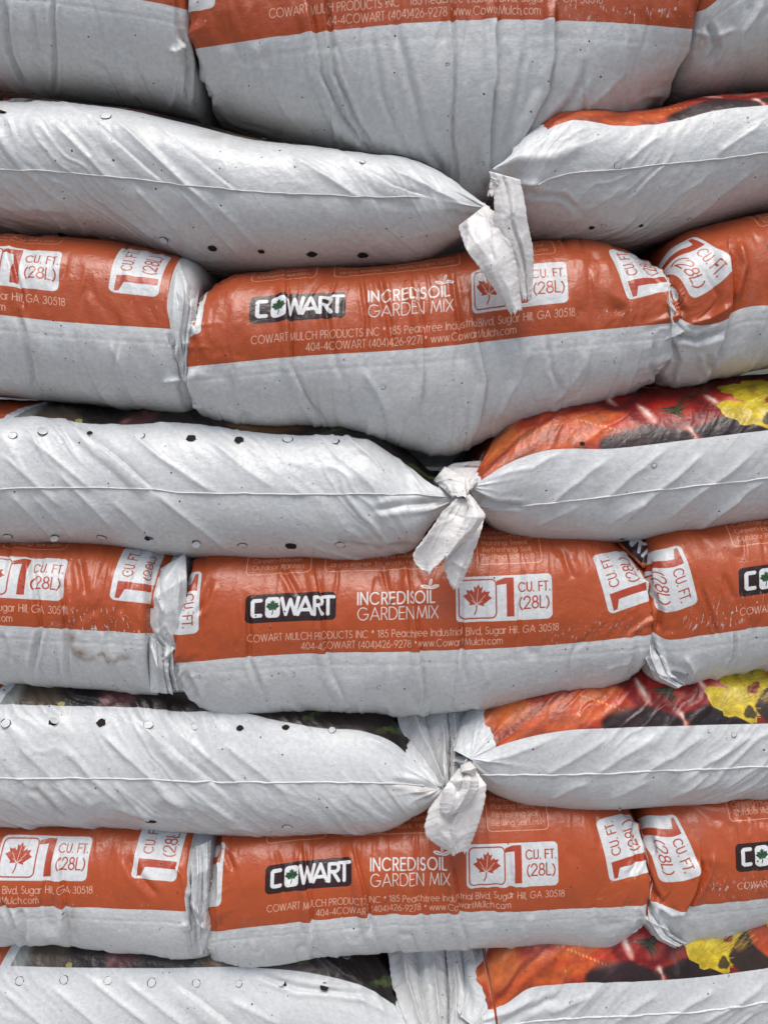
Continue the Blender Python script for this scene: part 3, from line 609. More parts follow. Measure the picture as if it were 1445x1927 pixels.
def sheet(B, name, Lc, Rc, depth, bulge=.004, seed=0, n=70, m=40, creases=(), jag=1.2, parent=None, thick=.0005, cup=0., mat='tail', wr=1.0, puv=None, lift=0.):
    # a loose piece of film between two edge curves; depth at top/bottom, cross bulge, sharp creases
    def res(c, q): 
        c = np.array(c, float); d = np.concatenate([[0], np.cumsum(np.hypot(*np.diff(c, axis=0).T))]); d /= d[-1]
        return np.stack([np.interp(q, d, c[:, 0]), np.interp(q, d, c[:, 1])], -1)
    t = np.linspace(0, 1, n); s = np.linspace(0, 1, m); A = res(Lc, t); C = res(Rc, t)
    ker = np.array([1, 2, 3, 2, 1.])/9
    for q in (A, C):
        for k in (0, 1): q[2:-2, k] = np.convolve(q[:, k], ker, 'valid')
    rs = np.random.RandomState(seed); 
    A[:, 0] += jag*vnoise(t*60, t*0, seed+1)*.6; C[:, 0] += jag*vnoise(t*60, t*0, seed+2)*.6
    Q = A[:, None]*(1-s)[None, :, None]+C[:, None]*s[None, :, None]; Q[-3:, :, 1] += (jag*2.2*vnoise(s*14, s*0, seed+4))[None, :]
    dp = np.interp(t, np.linspace(0, 1, len(depth)), depth)[:, None]*np.ones((1, m))
    T_, S_ = np.meshgrid(t, s, indexing='ij')
    h = bulge*np.sin(math.pi*S_)+cup*(S_-.5)
    h = h + wr*.0032*(ridge(S_*1.6+T_*.5, T_*1.5, seed+5, 2.2, .05)-.5)*sstep(0, .15, T_+.05)+wr*.0016*(ridge(S_*3.4-T_*1.5, T_*3.6+S_, seed+6, 2.4, .05)-.4)
    for (s0, t0, s1, t1, A_, w) in creases:
        dv = np.array([s1-s0, t1-t0]); tt = np.clip(((S_-s0)*dv[0]+(T_-t0)*dv[1])/(dv@dv), 0, 1); D = np.hypot(S_-s0-tt*dv[0], T_-t0-tt*dv[1]); h = h+A_*.001*np.exp(-D/w)
    P = at(Q[..., 0], Q[..., 1], dp-h*(1-lift)); P[..., 2] += lift*h
    UV = np.stack([Q[..., 0]/100+seed*3.1, Q[..., 1]/100], -1)
    loc = B.loc if B is not None else 0
    o = link_mesh(name, P.reshape(-1, 3)-loc, grid_faces(n, m, False), [MAT[mat]], parent if parent is not None else B.root, dict(([('print', puv(Q).reshape(-1, 2))] if puv else [])+[('film', UV.reshape(-1, 2))]))
    md = o.modifiers.new('thickness', 'SOLIDIFY'); md.thickness = thick; md.offset = 0
    return o

# ------------------------------------------------------------------ ground under the stack
def box(name, x0, x1, y0, y1, z0, z1, m):
    V = [(x, y, z) for z in (z0, z1) for y in (y0, y1) for x in (x0, x1)]
    return link_mesh(name, V, [(0, 2, 3, 1), (4, 5, 7, 6), (0, 1, 5, 4), (2, 6, 7, 3), (0, 4, 6, 2), (1, 3, 7, 5)], [m], smooth=False)

# ------------------------------------------------------------------ bags lying lengthways with the printed band to the front
GM = 'bags laid with their orange printed band to the front'
M = {}
def mbag(key, label, **k):
    k.setdefault('mat', 'band'); k.setdefault('th', 60); k.setdefault('L', .36)
    B = build_bag('soil_bag', style='M', **k); tag(B.root, label, 'soil bag', GM); M[key] = B; return B
v, r, s_, b_ = 'v', 'r', 's', 'b'
mbag('TL', 'grey lower half of a bag at the top left corner of the photo', x0=-600, x1=366, top=[(-600, -170), (0, -165), (366, -140)],
     bot=[(-600, 170), (0, 176), (100, 187), (200, 197), (300, 214), (366, 230)], edge=[(-600, -60), (0, -42), (270, -3), (345, 13), (366, 20)], u0=-500,
     ends=('off', {'r': 34, 'xc': 342, 'rec': .006}), seed=11, folds=[([(100, -10), (103, 80), (106, 172)], 4, 3.2, v), ([(8, 0), (20, 100), (52, 168)], 5, 3.5, v), ([(215, 90), (240, 150), (260, 190)], 5, 2, r),
     ([(318, 92), (332, 98), (350, 78)], 5, 5, r), ([(345, 60), (356, 120), (352, 200)], 4, 4.5, v), ([(335, 130), (330, 180), (320, 205)], 5, 3, r), ([(60, 20), (75, 110)], 5, 1.6, v)])
mbag('TC', 'topmost centre bag, its big grey belly sagging over the bags beneath', x0=366, x1=1291, top=[(366, -150), (800, -190), (1291, -170)],
     bot=[(366, 222), (430, 246), (600, 300), (760, 360), (905, 384), (1000, 342), (1150, 276), (1240, 226), (1291, 204)], scuffs=[([(1080, 20), (1250, 30)], 16, .8)], edge=[(366, 93), (600, 60), (850, 38), (1100, 40), (1291, 55)], u0=503, th=60, af=.095,
     ends=({'r': 26}, {'r': 12}), seed=12, pleats=[(([0, 100], [582, 592]), 5), (([0, 100], [616, 626]), 8), (([0, 90], [853, 855]), 9), (([0, 90], [932, 934]), 10)],
     folds=[([(575, -20), (590, 60), (603, 140), (640, 220), (690, 285)], 5, 4.5, s_), ([(612, -20), (622, 70), (632, 140), (665, 220), (700, 280)], 4, 3.5, v), ([(853, -20), (855, 150), (850, 260), (860, 340)], 3.5, 3.2, v),
     ([(932, -20), (936, 110), (925, 240), (922, 350)], 5, 4.5, s_), ([(1047, -20), (1044, 90), (1033, 170), (990, 245), (945, 320)], 4.5, 5, s_), ([(1105, 120), (1080, 190), (1000, 270), (940, 345)], 7, 2.5, v), ([(745, 40), (770, 150), (800, 260), (840, 350)], 7, 2.2, v),
     ([(700, 60), (720, 180), (770, 300)], 6, 1.8, v), ([(1180, 60), (1170, 140), (1100, 210)], 7, 1.6, r), ([(480, 75), (500, 150), (560, 240)], 8, 1.8, r), ([(985, 80), (975, 180), (940, 300)], 6, 2.2, v), ([(375, 150), (395, 180), (385, 215)], 5, 3, v)])
mbag('TR', 'grey bag end in the top right corner of the photo', x0=1286, x1=1900, top=[(1286, -120), (1330, -160), (1900, -180)], bot=[(1286, 172), (1330, 184), (1445, 176), (1900, 150)],
     edge=[(1286, 25), (1310, 18), (1345, -12), (1900, -40)], u0=1460, ends=({'r': 46}, 'off'), seed=13, folds=[([(1330, 40), (1350, 90), (1335, 120)], 6, 3.5, v), ([(1300, 60), (1345, 70), (1385, 55)], 5, 2.5, r), ([(1440, 0), (1400, 60), (1390, 110)], 8, 2.4, r)])

mbag('M1L', 'left bag of the upper orange row, showing 30518 and 1 CU. FT. twice', x0=-560, x1=374, top=[(-560, 436), (0, 446), (200, 460), (374, 505)], bot=[(-560, 742), (0, 751), (180, 769), (300, 779), (345, 776), (374, 745)],
     edge=[(-560, 580), (0, 590), (110, 603), (318, 618), (374, 622)], u0=-515, ends=('off', {'r': 34, 'xc': 330, 'rec': .007}), twist=[(665, 110, -4, -1)], seed=21,
     folds=[([(38, 590), (52, 650), (66, 740)], 5, 3.2, v), ([(20, 470), (36, 540), (48, 590)], 4, 2, v), ([(205, 640), (235, 700), (260, 770)], 7, 1.8, r), ([(318, 630), (330, 680), (338, 712)], 2.5, 4, v), ([(305, 718), (322, 712), (340, 712)], 4, 4, r), ([(345, 560), (350, 630), (335, 690)], 4, 4, v), ([(330, 480), (352, 540), (352, 600)], 6, 2.5, r)])
mbag('M1C', 'centre bag, upper orange row, white film tails hanging over its maple leaf box', x0=352, x1=1257, top=[(352, 590), (372, 560), (410, 530), (500, 516), (700, 510), (850, 490), (1000, 466), (1150, 464), (1257, 500)],
     bot=[(352, 782), (400, 798), (500, 808), (600, 810), (700, 832), (800, 856), (860, 858), (930, 826), (1100, 780), (1257, 722)], scuffs=[([(1130, 590), (1200, 590)], 8, .6)], edge=[(352, 692), (550, 672), (800, 655), (1000, 632), (1257, 607)], u0=469,
     ends=({'r': 24}, {'r': 10}), twist=[(665, 110, 13, -1)], seed=22, pleats=[(([500, 680], [540, 548]), 5), (([500, 680], [782, 797]), 6), (([500, 680], [894, 902]), 6)],
     folds=[([(535, 510), (545, 600), (550, 690), (575, 750), (620, 812)], 4, 3.6, s_), ([(715, 515), (730, 600), (742, 660)], 5, 2.2, v), ([(612, 540), (622, 640), (640, 720)], 6, 1.6, v), ([(680, 520), (690, 600), (690, 650)], 4, 1.8, v), ([(775, 520), (795, 620), (800, 700), (790, 790)], 4, 2.8, s_), ([(885, 560), (900, 640), (918, 720), (905, 790), (880, 850)], 4, 3.6, s_),
     ([(850, 510), (862, 600), (868, 650)], 5, 2.2, v), ([(1000, 640), (975, 720), (930, 800)], 8, 2, r), ([(1120, 630), (1100, 690), (1040, 770)], 8, 1.6, r), ([(680, 690), (720, 760), (760, 830)], 8, 1.8, r), ([(430, 700), (440, 750), (470, 800)], 8, 1.6, v), ([(1235, 640), (1225, 690), (1243, 720)], 5, 2, v), ([(1030, 640), (1040, 700), (1060, 740)], 5, 1.5, v), ([(362, 560), (364, 640)], 4, 2, r)])
mbag('M1R', 'right bag, upper orange row, deep crease beside its tilted volume box', x0=1247, x1=1900, top=[(1247, 540), (1265, 490), (1300, 452), (1360, 430), (1445, 410), (1900, 395)], bot=[(1247, 712), (1275, 728), (1310, 730), (1445, 703), (1900, 650)],
     edge=[(1247, 590), (1290, 612), (1330, 605), (1372, 582), (1445, 574), (1900, 545)], u0=1446, ends=({'r': 44}, 'off'), twist=[(-120, 110, 26, 1)], seed=23, folds=[([(1368, 455), (1374, 520), (1372, 580), (1350, 650), (1332, 710)], 6, 7, s_), ([(1290, 612), (1330, 600), (1370, 575)], 5, 4, r), ([(1390, 450), (1400, 500), (1380, 570)], 8, 3, b_),
     ([(1255, 600), (1280, 632), (1310, 640), (1360, 615)], 6, 4, v), ([(1262, 640), (1275, 680), (1262, 720)], 5, 3.5, v), ([(1330, 660), (1335, 700)], 6, 3, v), ([(1440, 560), (1425, 640), (1400, 700)], 9, 2, r), ([(1262, 540), (1285, 590)], 5, 3, v)])
mbag('M2L', 'left bag of the middle orange row with brown water stains under its scuffed band', x0=-580, x1=348, top=[(-580, 1016), (0, 1027), (200, 1037), (348, 1060)], bot=[(-580, 1275), (0, 1288), (150, 1298), (250, 1305), (348, 1306)],
     stains=[([(132, 1195), (138, 1225), (160, 1240), (185, 1243), (195, 1228), (215, 1245), (240, 1238)], 7, .95), ([(135, 1200), (140, 1235)], 9, .4), ([(20, 1210), (60, 1215)], 9, .3)], scuffs=[([(130, 1170), (275, 1172)], 26, 1)], edge=[(-580, 1170), (0, 1176), (281, 1191), (348, 1193)], u0=-477, ends=('off', {'r': 20, 'xc': 282, 'rec': .013}), twist=[(665, 110, -4, -1)], seed=31,
     folds=[([(58, 1040), (70, 1120), (76, 1185), (60, 1280)], 5, 2.8, v), ([(118, 1080), (124, 1180), (132, 1292)], 4, 2.6, v), ([(150, 1050), (160, 1120)], 6, 1.5, v), ([(0, 1190), (20, 1250)], 6, 2, v), ([(300, 1110), (320, 1090), (340, 1060)], 6, 4, r), ([(300, 1200), (310, 1250), (322, 1300)], 5, 5, v), ([(300, 1230), (330, 1225), (345, 1220)], 5, 5, r), ([(290, 1100), (292, 1150)], 5, 4, r), ([(330, 1210), (322, 1260), (335, 1300)], 5, 5, v)])
mbag('M2C', 'centre bag, middle orange row, with the product name in full view', x0=337, x1=1217, top=[(337, 1130), (352, 1080), (380, 1060), (500, 1054), (700, 1050), (850, 1035), (1000, 1014), (1130, 1020), (1217, 1066)],
     bot=[(337, 1308), (362, 1329), (600, 1336), (750, 1346), (900, 1337), (1050, 1311), (1190, 1283), (1217, 1262)], scuffs=[([(1040, 1195), (1200, 1175)], 14, .6)], edge=[(337, 1249), (500, 1235), (780, 1225), (1000, 1215), (1217, 1195)], u0=462,
     ends=({'r': 16}, {'r': 10}), twist=[(665, 110, 13, -1)], seed=32, pleats=[(([1050, 1230], [594, 608]), 5), (([1050, 1230], [772, 787]), 6)],
     folds=[([(590, 1056), (606, 1150), (612, 1220), (622, 1270), (660, 1335)], 4, 3.2, s_), ([(765, 1060), (780, 1150), (790, 1230), (800, 1340)], 4, 3.4, s_), ([(462, 1120), (470, 1200), (468, 1240), (500, 1320)], 5, 2.2, v), ([(868, 1110), (868, 1200), (875, 1290)], 4, 2.6, v), ([(985, 1080), (975, 1180), (972, 1215)], 4, 2, v), ([(530, 1060), (560, 1120)], 5, 1.8, v),
     ([(900, 1230), (920, 1290)], 7, 1.6, r), ([(350, 1270), (372, 1320)], 5, 3, v), ([(395, 1095), (385, 1130), (370, 1160)], 5, 2, v), ([(1195, 1215), (1190, 1280)], 6, 2, v), ([(1060, 1040), (1075, 1090)], 6, 1.6, v), ([(720, 1070), (735, 1120)], 4, 1.5, v)])
mbag('M2R', 'right bag, middle orange row, crumpled grey lower corner', x0=1210, x1=1900, top=[(1210, 1090), (1232, 1036), (1270, 1006), (1340, 996), (1445, 984), (1900, 960)], bot=[(1210, 1245), (1235, 1282), (1272, 1296), (1330, 1288), (1445, 1264), (1900, 1210)],
     scuffs=[([(1320, 1170), (1445, 1145)], 24, 1), ([(1300, 1120), (1290, 1165)], 5, .7)], edge=[(1210, 1190), (1235, 1203), (1280, 1200), (1330, 1192), (1445, 1175), (1900, 1130)], u0=1387, ends=({'r': 30}, 'off'), twist=[(-120, 110, 12, 1)], seed=33, folds=[([(1222, 1205), (1240, 1250), (1258, 1285)], 5, 4.5, v), ([(1225, 1215), (1232, 1250), (1222, 1270)], 4, 4, r), ([(1250, 1270), (1290, 1272)], 5, 4, v), ([(1285, 1230), (1300, 1260), (1290, 1290)], 6, 3.5, r),
     ([(1318, 1100), (1340, 1170), (1352, 1200)], 3.5, 2, v), ([(1383, 1190), (1378, 1240), (1365, 1262)], 3, 2.2, v), ([(1360, 1080), (1380, 1130)], 6, 1.6, v), ([(1220, 1110), (1240, 1150), (1236, 1190)], 6, 3.5, v), ([(1224, 1060), (1222, 1100)], 4, 4, v)])
mbag('M3L', 'left bag of the lowest orange row, showing a maple leaf box and Sugar Hill', x0=-500, x1=398, top=[(-500, 1552), (0, 1562), (300, 1569), (398, 1592)], bot=[(-500, 1768), (0, 1780), (150, 1785), (250, 1795), (350, 1806), (398, 1795)],
     stains=[([(138, 1715), (140, 1750)], 8, .5), ([(90, 1725), (100, 1740)], 7, .3)], edge=[(-500, 1700), (0, 1706), (200, 1709), (350, 1714), (398, 1718)], u0=-398, ends=('off', {'r': 22, 'xc': 357, 'rec': .009}), twist=[(665, 110, -4, -1)], seed=41, folds=[([(112, 1600), (120, 1700), (132, 1782)], 4, 3.4, s_), ([(0, 1690), (30, 1750), (52, 1785)], 5, 3, v), ([(40, 1710), (50, 1770)], 5, 2.4, v), ([(325, 1625), (345, 1650), (352, 1690)], 6, 3, r),
     ([(365, 1650), (362, 1720), (375, 1790)], 4, 4.5, v), ([(380, 1580), (378, 1680), (385, 1760)], 5, 4.5, r), ([(240, 1610), (255, 1640), (300, 1690)], 7, 2, v), ([(345, 1735), (355, 1750)], 5, 2.5, r), ([(372, 1725), (390, 1745), (384, 1790)], 4, 3.5, r)])
mbag('M3C', 'centre bag, lowest orange row, white film knot hanging above its maple leaf', x0=382, x1=1209, top=[(382, 1620), (396, 1590), (430, 1577), (600, 1574), (800, 1545), (950, 1514), (1130, 1518), (1209, 1556)],
     bot=[(382, 1790), (412, 1812), (432, 1817), (600, 1801), (800, 1792), (1000, 1781), (1190, 1763), (1209, 1745)], edge=[(382, 1758), (412, 1755), (600, 1732), (850, 1720), (1209, 1702)], u0=498,
     ends=({'r': 14, 'xc': 413, 'rec': .010}, {'r': 10}), twist=[(665, 110, 10, -1)], seed=42, pleats=[(([1580, 1740], [571, 585]), 4), (([1580, 1740], [676, 694]), 3)],
     folds=[([(568, 1580), (578, 1660), (584, 1735), (600, 1795)], 4, 3.2, s_), ([(660, 1580), (680, 1660), (694, 1735), (716, 1795)], 4, 3.6, s_), ([(848, 1620), (862, 1700), (866, 1740), (885, 1790)], 4, 3.2, s_), ([(955, 1590), (962, 1660), (960, 1700)], 5, 1.8, v), ([(425, 1600), (440, 1640)], 5, 2, v), ([(1120, 1530), (1130, 1600)], 7, 1.4, v), ([(780, 1590), (790, 1700), (800, 1780)], 6, 1.7, v),
     ([(1190, 1540), (1200, 1620), (1180, 1650)], 5, 3, v), ([(1195, 1700), (1190, 1750)], 5, 2.4, r), ([(1000, 1720), (990, 1770)], 7, 1.5, r), ([(520, 1600), (535, 1690)], 5, 1.4, v), ([(410, 1600), (414, 1750)], 3, 2, r)])
mbag('M3R', 'right bag, lowest orange row, shiny dent under its volume box', x0=1203, x1=1900, top=[(1203, 1600), (1222, 1545), (1250, 1520), (1300, 1511), (1445, 1498), (1900, 1480)], bot=[(1203, 1735), (1235, 1768), (1272, 1784), (1320, 1775), (1445, 1742), (1900, 1690)],
     scuffs=[([(1330, 1680), (1445, 1660)], 16, .9)], edge=[(1203, 1690), (1250, 1708), (1300, 1704), (1445, 1690), (1900, 1650)], u0=1383, ends=({'r': 34}, 'off'), twist=[(-120, 110, 18, 1)], seed=43, folds=[([(1318, 1612), (1318, 1640), (1300, 1690), (1282, 1730)], 7, 5.5, s_), ([(1345, 1600), (1330, 1660), (1295, 1720)], 8, 3.5, r), ([(1235, 1700), (1262, 1720), (1290, 1712)], 5, 4, r), ([(1212, 1690), (1235, 1740), (1240, 1765)], 5, 5, v), ([(1205, 1620), (1230, 1680), (1245, 1700)], 5, 4, v),
     ([(1222, 1710), (1250, 1760)], 5, 3.5, r), ([(1220, 1570), (1230, 1610)], 6, 3, v)])

# ------------------------------------------------------------------ bags showing their seamed white side
GS = 'bags showing a seamed white side with vent holes'
SB = {}
def sbag(key, label, **k):
    k.setdefault('L', .36); k.setdefault('p', 2.15); k.setdefault('af', .10)
    B = build_bag('soil_bag', **k); tag(B.root, label, 'soil bag', GS); SB[key] = B; return B
def dg(x, y, n=3, dx=46, dy=46, sgn=1): return [(x+sgn*dx*i, y+dy*i) for i in range(n)]
sbag('S1L', 'longest seamed white side, top left, tapering to a twisted corner at mid photo', mat='dark', style='SL', stains=[([(840, 398), (905, 402)], 10, .5), ([(380, 252), (410, 256)], 5, .6), ([(720, 350), (790, 360)], 5, .5)], x0=-330, x1=915, top=[(-330, 178), (0, 187), (165, 196), (235, 206), (375, 236), (490, 266), (590, 277), (690, 290), (800, 309), (865, 352), (915, 392)],
     bot=[(-330, 425), (0, 446), (200, 466), (370, 512), (500, 522), (700, 509), (800, 497), (860, 448), (915, 400)], edge=[(-330, 178), (0, 187), (165, 196), (235, 206), (375, 236), (490, 266), (590, 277), (690, 290), (800, 309), (865, 352), (915, 392)], u0=860, us=1.10, th=52, ends=('off', 'tip'), seed=51,
     folds=[(dg(95, 225, 4), 7, 2.6, r), (dg(160, 215, 4, 50, 44), 5, 2.6, s_), (dg(205, 215, 5, 48, 44), 6, 3.2, r), (dg(300, 240, 4, 48, 40), 6, 2.6, s_), (dg(250, 350, 3), 7, 3, r), (dg(330, 350, 4, 44, 48), 7, 2.6, r), (dg(540, 290, 4, 50, 30), 7, 2.6, r), (dg(20, 330, 4, 40, 40), 6, 2.2, r), (dg(110, 360, 3, 30, 46), 7, 2.5, r), ([(640, 285), (740, 350), (800, 368)], 5, 2.6, s_), ([(700, 300), (780, 340), (880, 390)], 6, 2.5, r), (dg(400, 380, 3, 46, 46), 7, 2.2, r)])
seam(SB['S1L'], [(-30, 316), (0, 318), (130, 324), (250, 337), (330, 347), (500, 363), (700, 371), (735, 372), (790, 370)], 1)
holes(SB['S1L'], [(4, 211, 'h', 8), (101, 209, 'o'), (200, 219, 'c'), (300, 234, 'h'), (497, 262, 'c', 6), (682, 305, 'c', 6), (22, 436, 'c'), (117, 440, 'h'), (213, 446, 'c'), (308, 452, 'c'), (400, 467, 'o'), (492, 473, 'o', 8), (587, 478, 'o'), (683, 480, 'o')], 1)
sbag('S1R', 'upper right white sided bag whose tied corner leans up over a hanging tail', mat='bright', style='SR', x0=920, x1=1900, top=[(920, 318), (950, 296), (985, 268), (1040, 234), (1180, 236), (1260, 226), (1320, 209), (1445, 195), (1900, 180)],
     bot=[(920, 328), (968, 352), (985, 410), (1003, 448), (1040, 463), (1180, 471), (1300, 452), (1445, 415), (1900, 370)], edge=[(920, 318), (950, 296), (985, 268), (1040, 234), (1180, 236), (1260, 226), (1320, 209), (1445, 195), (1900, 180)], u0=1025, us=1.10, th=27, ends=('tip', 'off'), seed=52,
     folds=[([(925, 322), (990, 344), (1020, 346)], 6, 5, r), ([(985, 362), (1060, 372), (1090, 400)], 5, 2.5, v), (dg(1250, 250, 3, 40, 30, -1), 8, 2, r), (dg(1445, 225, 3, 50, 34, -1), 8, 2, r), (dg(1330, 330, 3, 50, 40, -1), 7, 2, r), (dg(1420, 320, 4, 50, 36, -1), 7, 2.2, r), (dg(1180, 350, 3, 46, 26, -1), 7, 1.8, r), ([(960, 300), (1040, 300), (1100, 270)], 12, 2, b_)])
seam(SB['S1R'], [(1012, 348), (1030, 338), (1060, 328), (1150, 320), (1250, 309), (1360, 298), (1470, 284)], 2)
holes(SB['S1R'], [(1205, 424, 'o', 5), (1113, 428, 'h', 5), (1135, 424, 'c', 5), (1297, 413, 'c', 5), (1162, 312, 'c', 7)], 2)
S2Lt = [(-330, 783), (0, 786), (125, 787), (165, 797), (230, 798), (350, 796), (430, 805), (560, 817), (650, 820), (700, 831), (760, 872), (820, 918), (866, 936)]
sbag('S2L', 'middle left white sided bag with one bold diagonal fold crossing its seam', mat='dark', style='SL', stains=[([(640, 1012), (700, 1026), (790, 1022)], 4, .7), ([(640, 1008), (720, 1010)], 6, .35), ([(790, 945), (840, 945)], 12, .45)], x0=-330, x1=866, top=S2Lt, edge=S2Lt, bot=[(-330, 1010), (0, 1023), (180, 1031), (350, 1050), (550, 1056), (740, 1050), (785, 1028), (815, 985), (866, 942)], u0=830, us=1.10, th=50, ends=('off', 'tip'), seed=53,
     folds=[([(125, 786), (170, 822), (230, 870), (290, 926)], 5, 5, s_), ([(290, 926), (400, 1010), (440, 1040)], 6, 3, r), ([(230, 800), (300, 860), (390, 920), (420, 930)], 7, 3, r), (dg(50, 820, 4, 44, 36), 7, 2.5, r), (dg(0, 850, 4, 40, 36), 7, 2.4, r), (dg(100, 880, 4, 42, 42), 6, 2.4, r), (dg(20, 930, 3, 44, 44), 6, 2.4, r), (dg(60, 930, 3, 44, 44), 6, 2.2, r), (dg(210, 940, 3, 46, 42), 6, 2.2, r), ([(400, 830), (470, 890), (520, 920)], 8, 2, r), ([(700, 960), (760, 950), (830, 945)], 6, 3, v), ([(760, 880), (800, 930), (850, 940)], 7, 2, r)])
seam(SB['S2L'], [(-30, 922), (0, 920), (110, 918), (200, 918), (280, 920), (330, 927), (500, 929), (700, 930), (800, 931), (846, 936)], 3)
holes(SB['S2L'], [(25, 820, 'c', 8), (81, 813, 'h'), (170, 815, 'o', 7), (263, 820, 'c'), (360, 825, 'o'), (450, 828, 'o'), (542, 827, 'c'), (633, 831, 'h', 7), (15, 1009, 'c'), (103, 1009, 'h', 9), (192, 1011, 'c'), (281, 1013, 'h', 9), (370, 1021, 'h', 9), (457, 1026, 'c'), (548, 1027, 'o', 11), (640, 1025, 'c', 11)], 3)
S2Rt = [(882, 916), (915, 893), (950, 872), (990, 855), (1150, 843), (1300, 825), (1445, 808), (1900, 780)]
sbag('S2R', 'middle right white sided bag under a band of red tomatoes and yellow leaves', mat='bright', style='SR', stains=[([(884, 925), (905, 940)], 9, .6)], x0=881, x1=1900, top=S2Rt, edge=S2Rt, bot=[(881, 928), (905, 965), (950, 1000), (1010, 1019), (1090, 1026), (1200, 1019), (1445, 986), (1900, 930)], u0=900, us=1.14, th=18, ends=('tip', 'off'), seed=54,
     folds=[(dg(1330, 850, 5, 44, 36, -1), 7, 2.8, r), (dg(1260, 840, 4, 46, 36, -1), 8, 2.4, r), (dg(1420, 850, 5, 46, 34, -1), 7, 2.6, r), (dg(1445, 900, 4, 50, 34, -1), 7, 2.4, r), (dg(1150, 860, 4, 44, 34, -1), 8, 2.4, r), (dg(1400, 930, 3, 46, 34, -1), 6, 2.2, r), ([(890, 930), (930, 950), (990, 955)], 5, 3, v), ([(920, 900), (1000, 880), (1060, 850)], 9, 2, r), (dg(1220, 940, 3, 46, 26, -1), 7, 2.4, r), (dg(1090, 950, 3, 46, 22, -1), 7, 2, r)])
seam(SB['S2R'], [(885, 944), (910, 952), (950, 953), (1020, 949), (1110, 939), (1200, 927), (1300, 915), (1380, 907), (1470, 897)], 4)
holes(SB['S2R'], [(1085, 1019, 'h', 6), (1170, 1014, 'o', 5), (1340, 992, 'o', 5), (1095, 835, 'o', 5), (1230, 876, 'c', 6)], 4)
S3Lt = [(-330, 1322), (0, 1325), (130, 1328), (250, 1332), (340, 1338), (460, 1342), (520, 1355), (600, 1370), (690, 1378), (740, 1400), (790, 1450), (832, 1484)]
sbag('S3L', 'lower left white sided bag, its tied corner just left of the film knot', mat='dark', style='SL', stains=[([(60, 1470), (95, 1505), (115, 1535)], 6, .5), ([(720, 1478), (815, 1490)], 8, .45)], x0=-330, x1=832, top=S3Lt, edge=S3Lt, bot=[(-330, 1550), (0, 1560), (150, 1559), (300, 1567), (450, 1578), (640, 1573), (720, 1568), (780, 1535), (832, 1490)], u0=768, us=1.10, th=45, ends=('off', 'tip'), seed=55, skew=.012,
     folds=[(dg(180, 1370, 5, 44, 40), 6, 2.8, r), (dg(250, 1345, 5, 46, 40), 6, 3, s_), (dg(330, 1375, 4, 44, 36), 6, 2.8, r), (dg(110, 1400, 4, 42, 40), 7, 2.4, r), (dg(420, 1400, 4, 44, 34), 7, 2.2, r), (dg(30, 1400, 4, 42, 40), 7, 2.2, r), (dg(210, 1470, 3, 40, 42), 6, 2.4, r), (dg(280, 1470, 3, 46, 40), 6, 2.6, r), (dg(350, 1480, 3, 50, 36), 6, 2.4, r), (dg(60, 1480, 3, 30, 30), 6, 3, v), ([(735, 1470), (790, 1478), (825, 1488)], 6, 3, v), ([(690, 1382), (760, 1430), (820, 1480)], 6, 2.5, r)])
seam(SB['S3L'], [(-30, 1465), (0, 1465), (150, 1464), (280, 1466), (340, 1469), (440, 1472), (600, 1472), (720, 1473), (800, 1478)], 5)
holes(SB['S3L'], [(12, 1361, 'c'), (101, 1359, 'h'), (191, 1360, 'o'), (280, 1364, 'c'), (366, 1368, 'c', 9), (452, 1370, 'o', 8), (538, 1369, 'o', 8), (625, 1374, 'c', 8), (28, 1546, 'c', 8), (112, 1547, 'h', 9), (198, 1546, 'c'), (285, 1546, 'o', 11), (370, 1550, 'o', 11), (455, 1554, 'h', 12), (541, 1556, 'c', 11), (627, 1553, 'o', 11)], 5)
S3Rt = [(884, 1428), (930, 1406), (985, 1388), (1060, 1374), (1150, 1370), (1300, 1365), (1445, 1361), (1900, 1350)]
sbag('S3R', 'lower right white sided bag, its corner beside the crumpled film knot', mat='bright', style='SR', x0=884, x1=1900, top=S3Rt, edge=S3Rt, bot=[(884, 1436), (920, 1478), (965, 1505), (1050, 1523), (1250, 1521), (1445, 1506), (1900, 1470)], u0=930, us=1.06, th=20, ends=('tip', 'off'), seed=56, skew=-.020,
     folds=[(dg(1330, 1380, 4, 44, 30, -1), 7, 2.6, r), (dg(1420, 1380, 4, 44, 30, -1), 7, 2.6, r), (dg(1240, 1380, 4, 44, 28, -1), 8, 2.4, r), (dg(1150, 1385, 4, 44, 26, -1), 8, 2.2, r), (dg(1445, 1430, 3, 46, 30, -1), 7, 2.4, r), (dg(1330, 1460, 3, 40, 24, -1), 6, 2.2, r), (dg(1220, 1465, 3, 40, 22, -1), 6, 2.2, r), (dg(1110, 1470, 3, 40, 18, -1), 6, 2, r), ([(895, 1440), (960, 1420), (1040, 1390)], 9, 2.4, r)])
seam(SB['S3R'], [(905, 1457), (960, 1458), (1060, 1457), (1120, 1456), (1250, 1450), (1350, 1446), (1470, 1441)], 6)
holes(SB['S3R'], [(1062, 1523, 'h', 4), (1166, 1520, 'h', 4), (1228, 1507, 'h', 5), (1380, 1383, 'c', 5), (1335, 1376, 'c', 4)], 6)
S4Lt = [(-330, 1812), (0, 1817), (100, 1820), (300, 1822), (480, 1821), (600, 1834), (680, 1856), (740, 1890), (790, 1930), (850, 1960)]
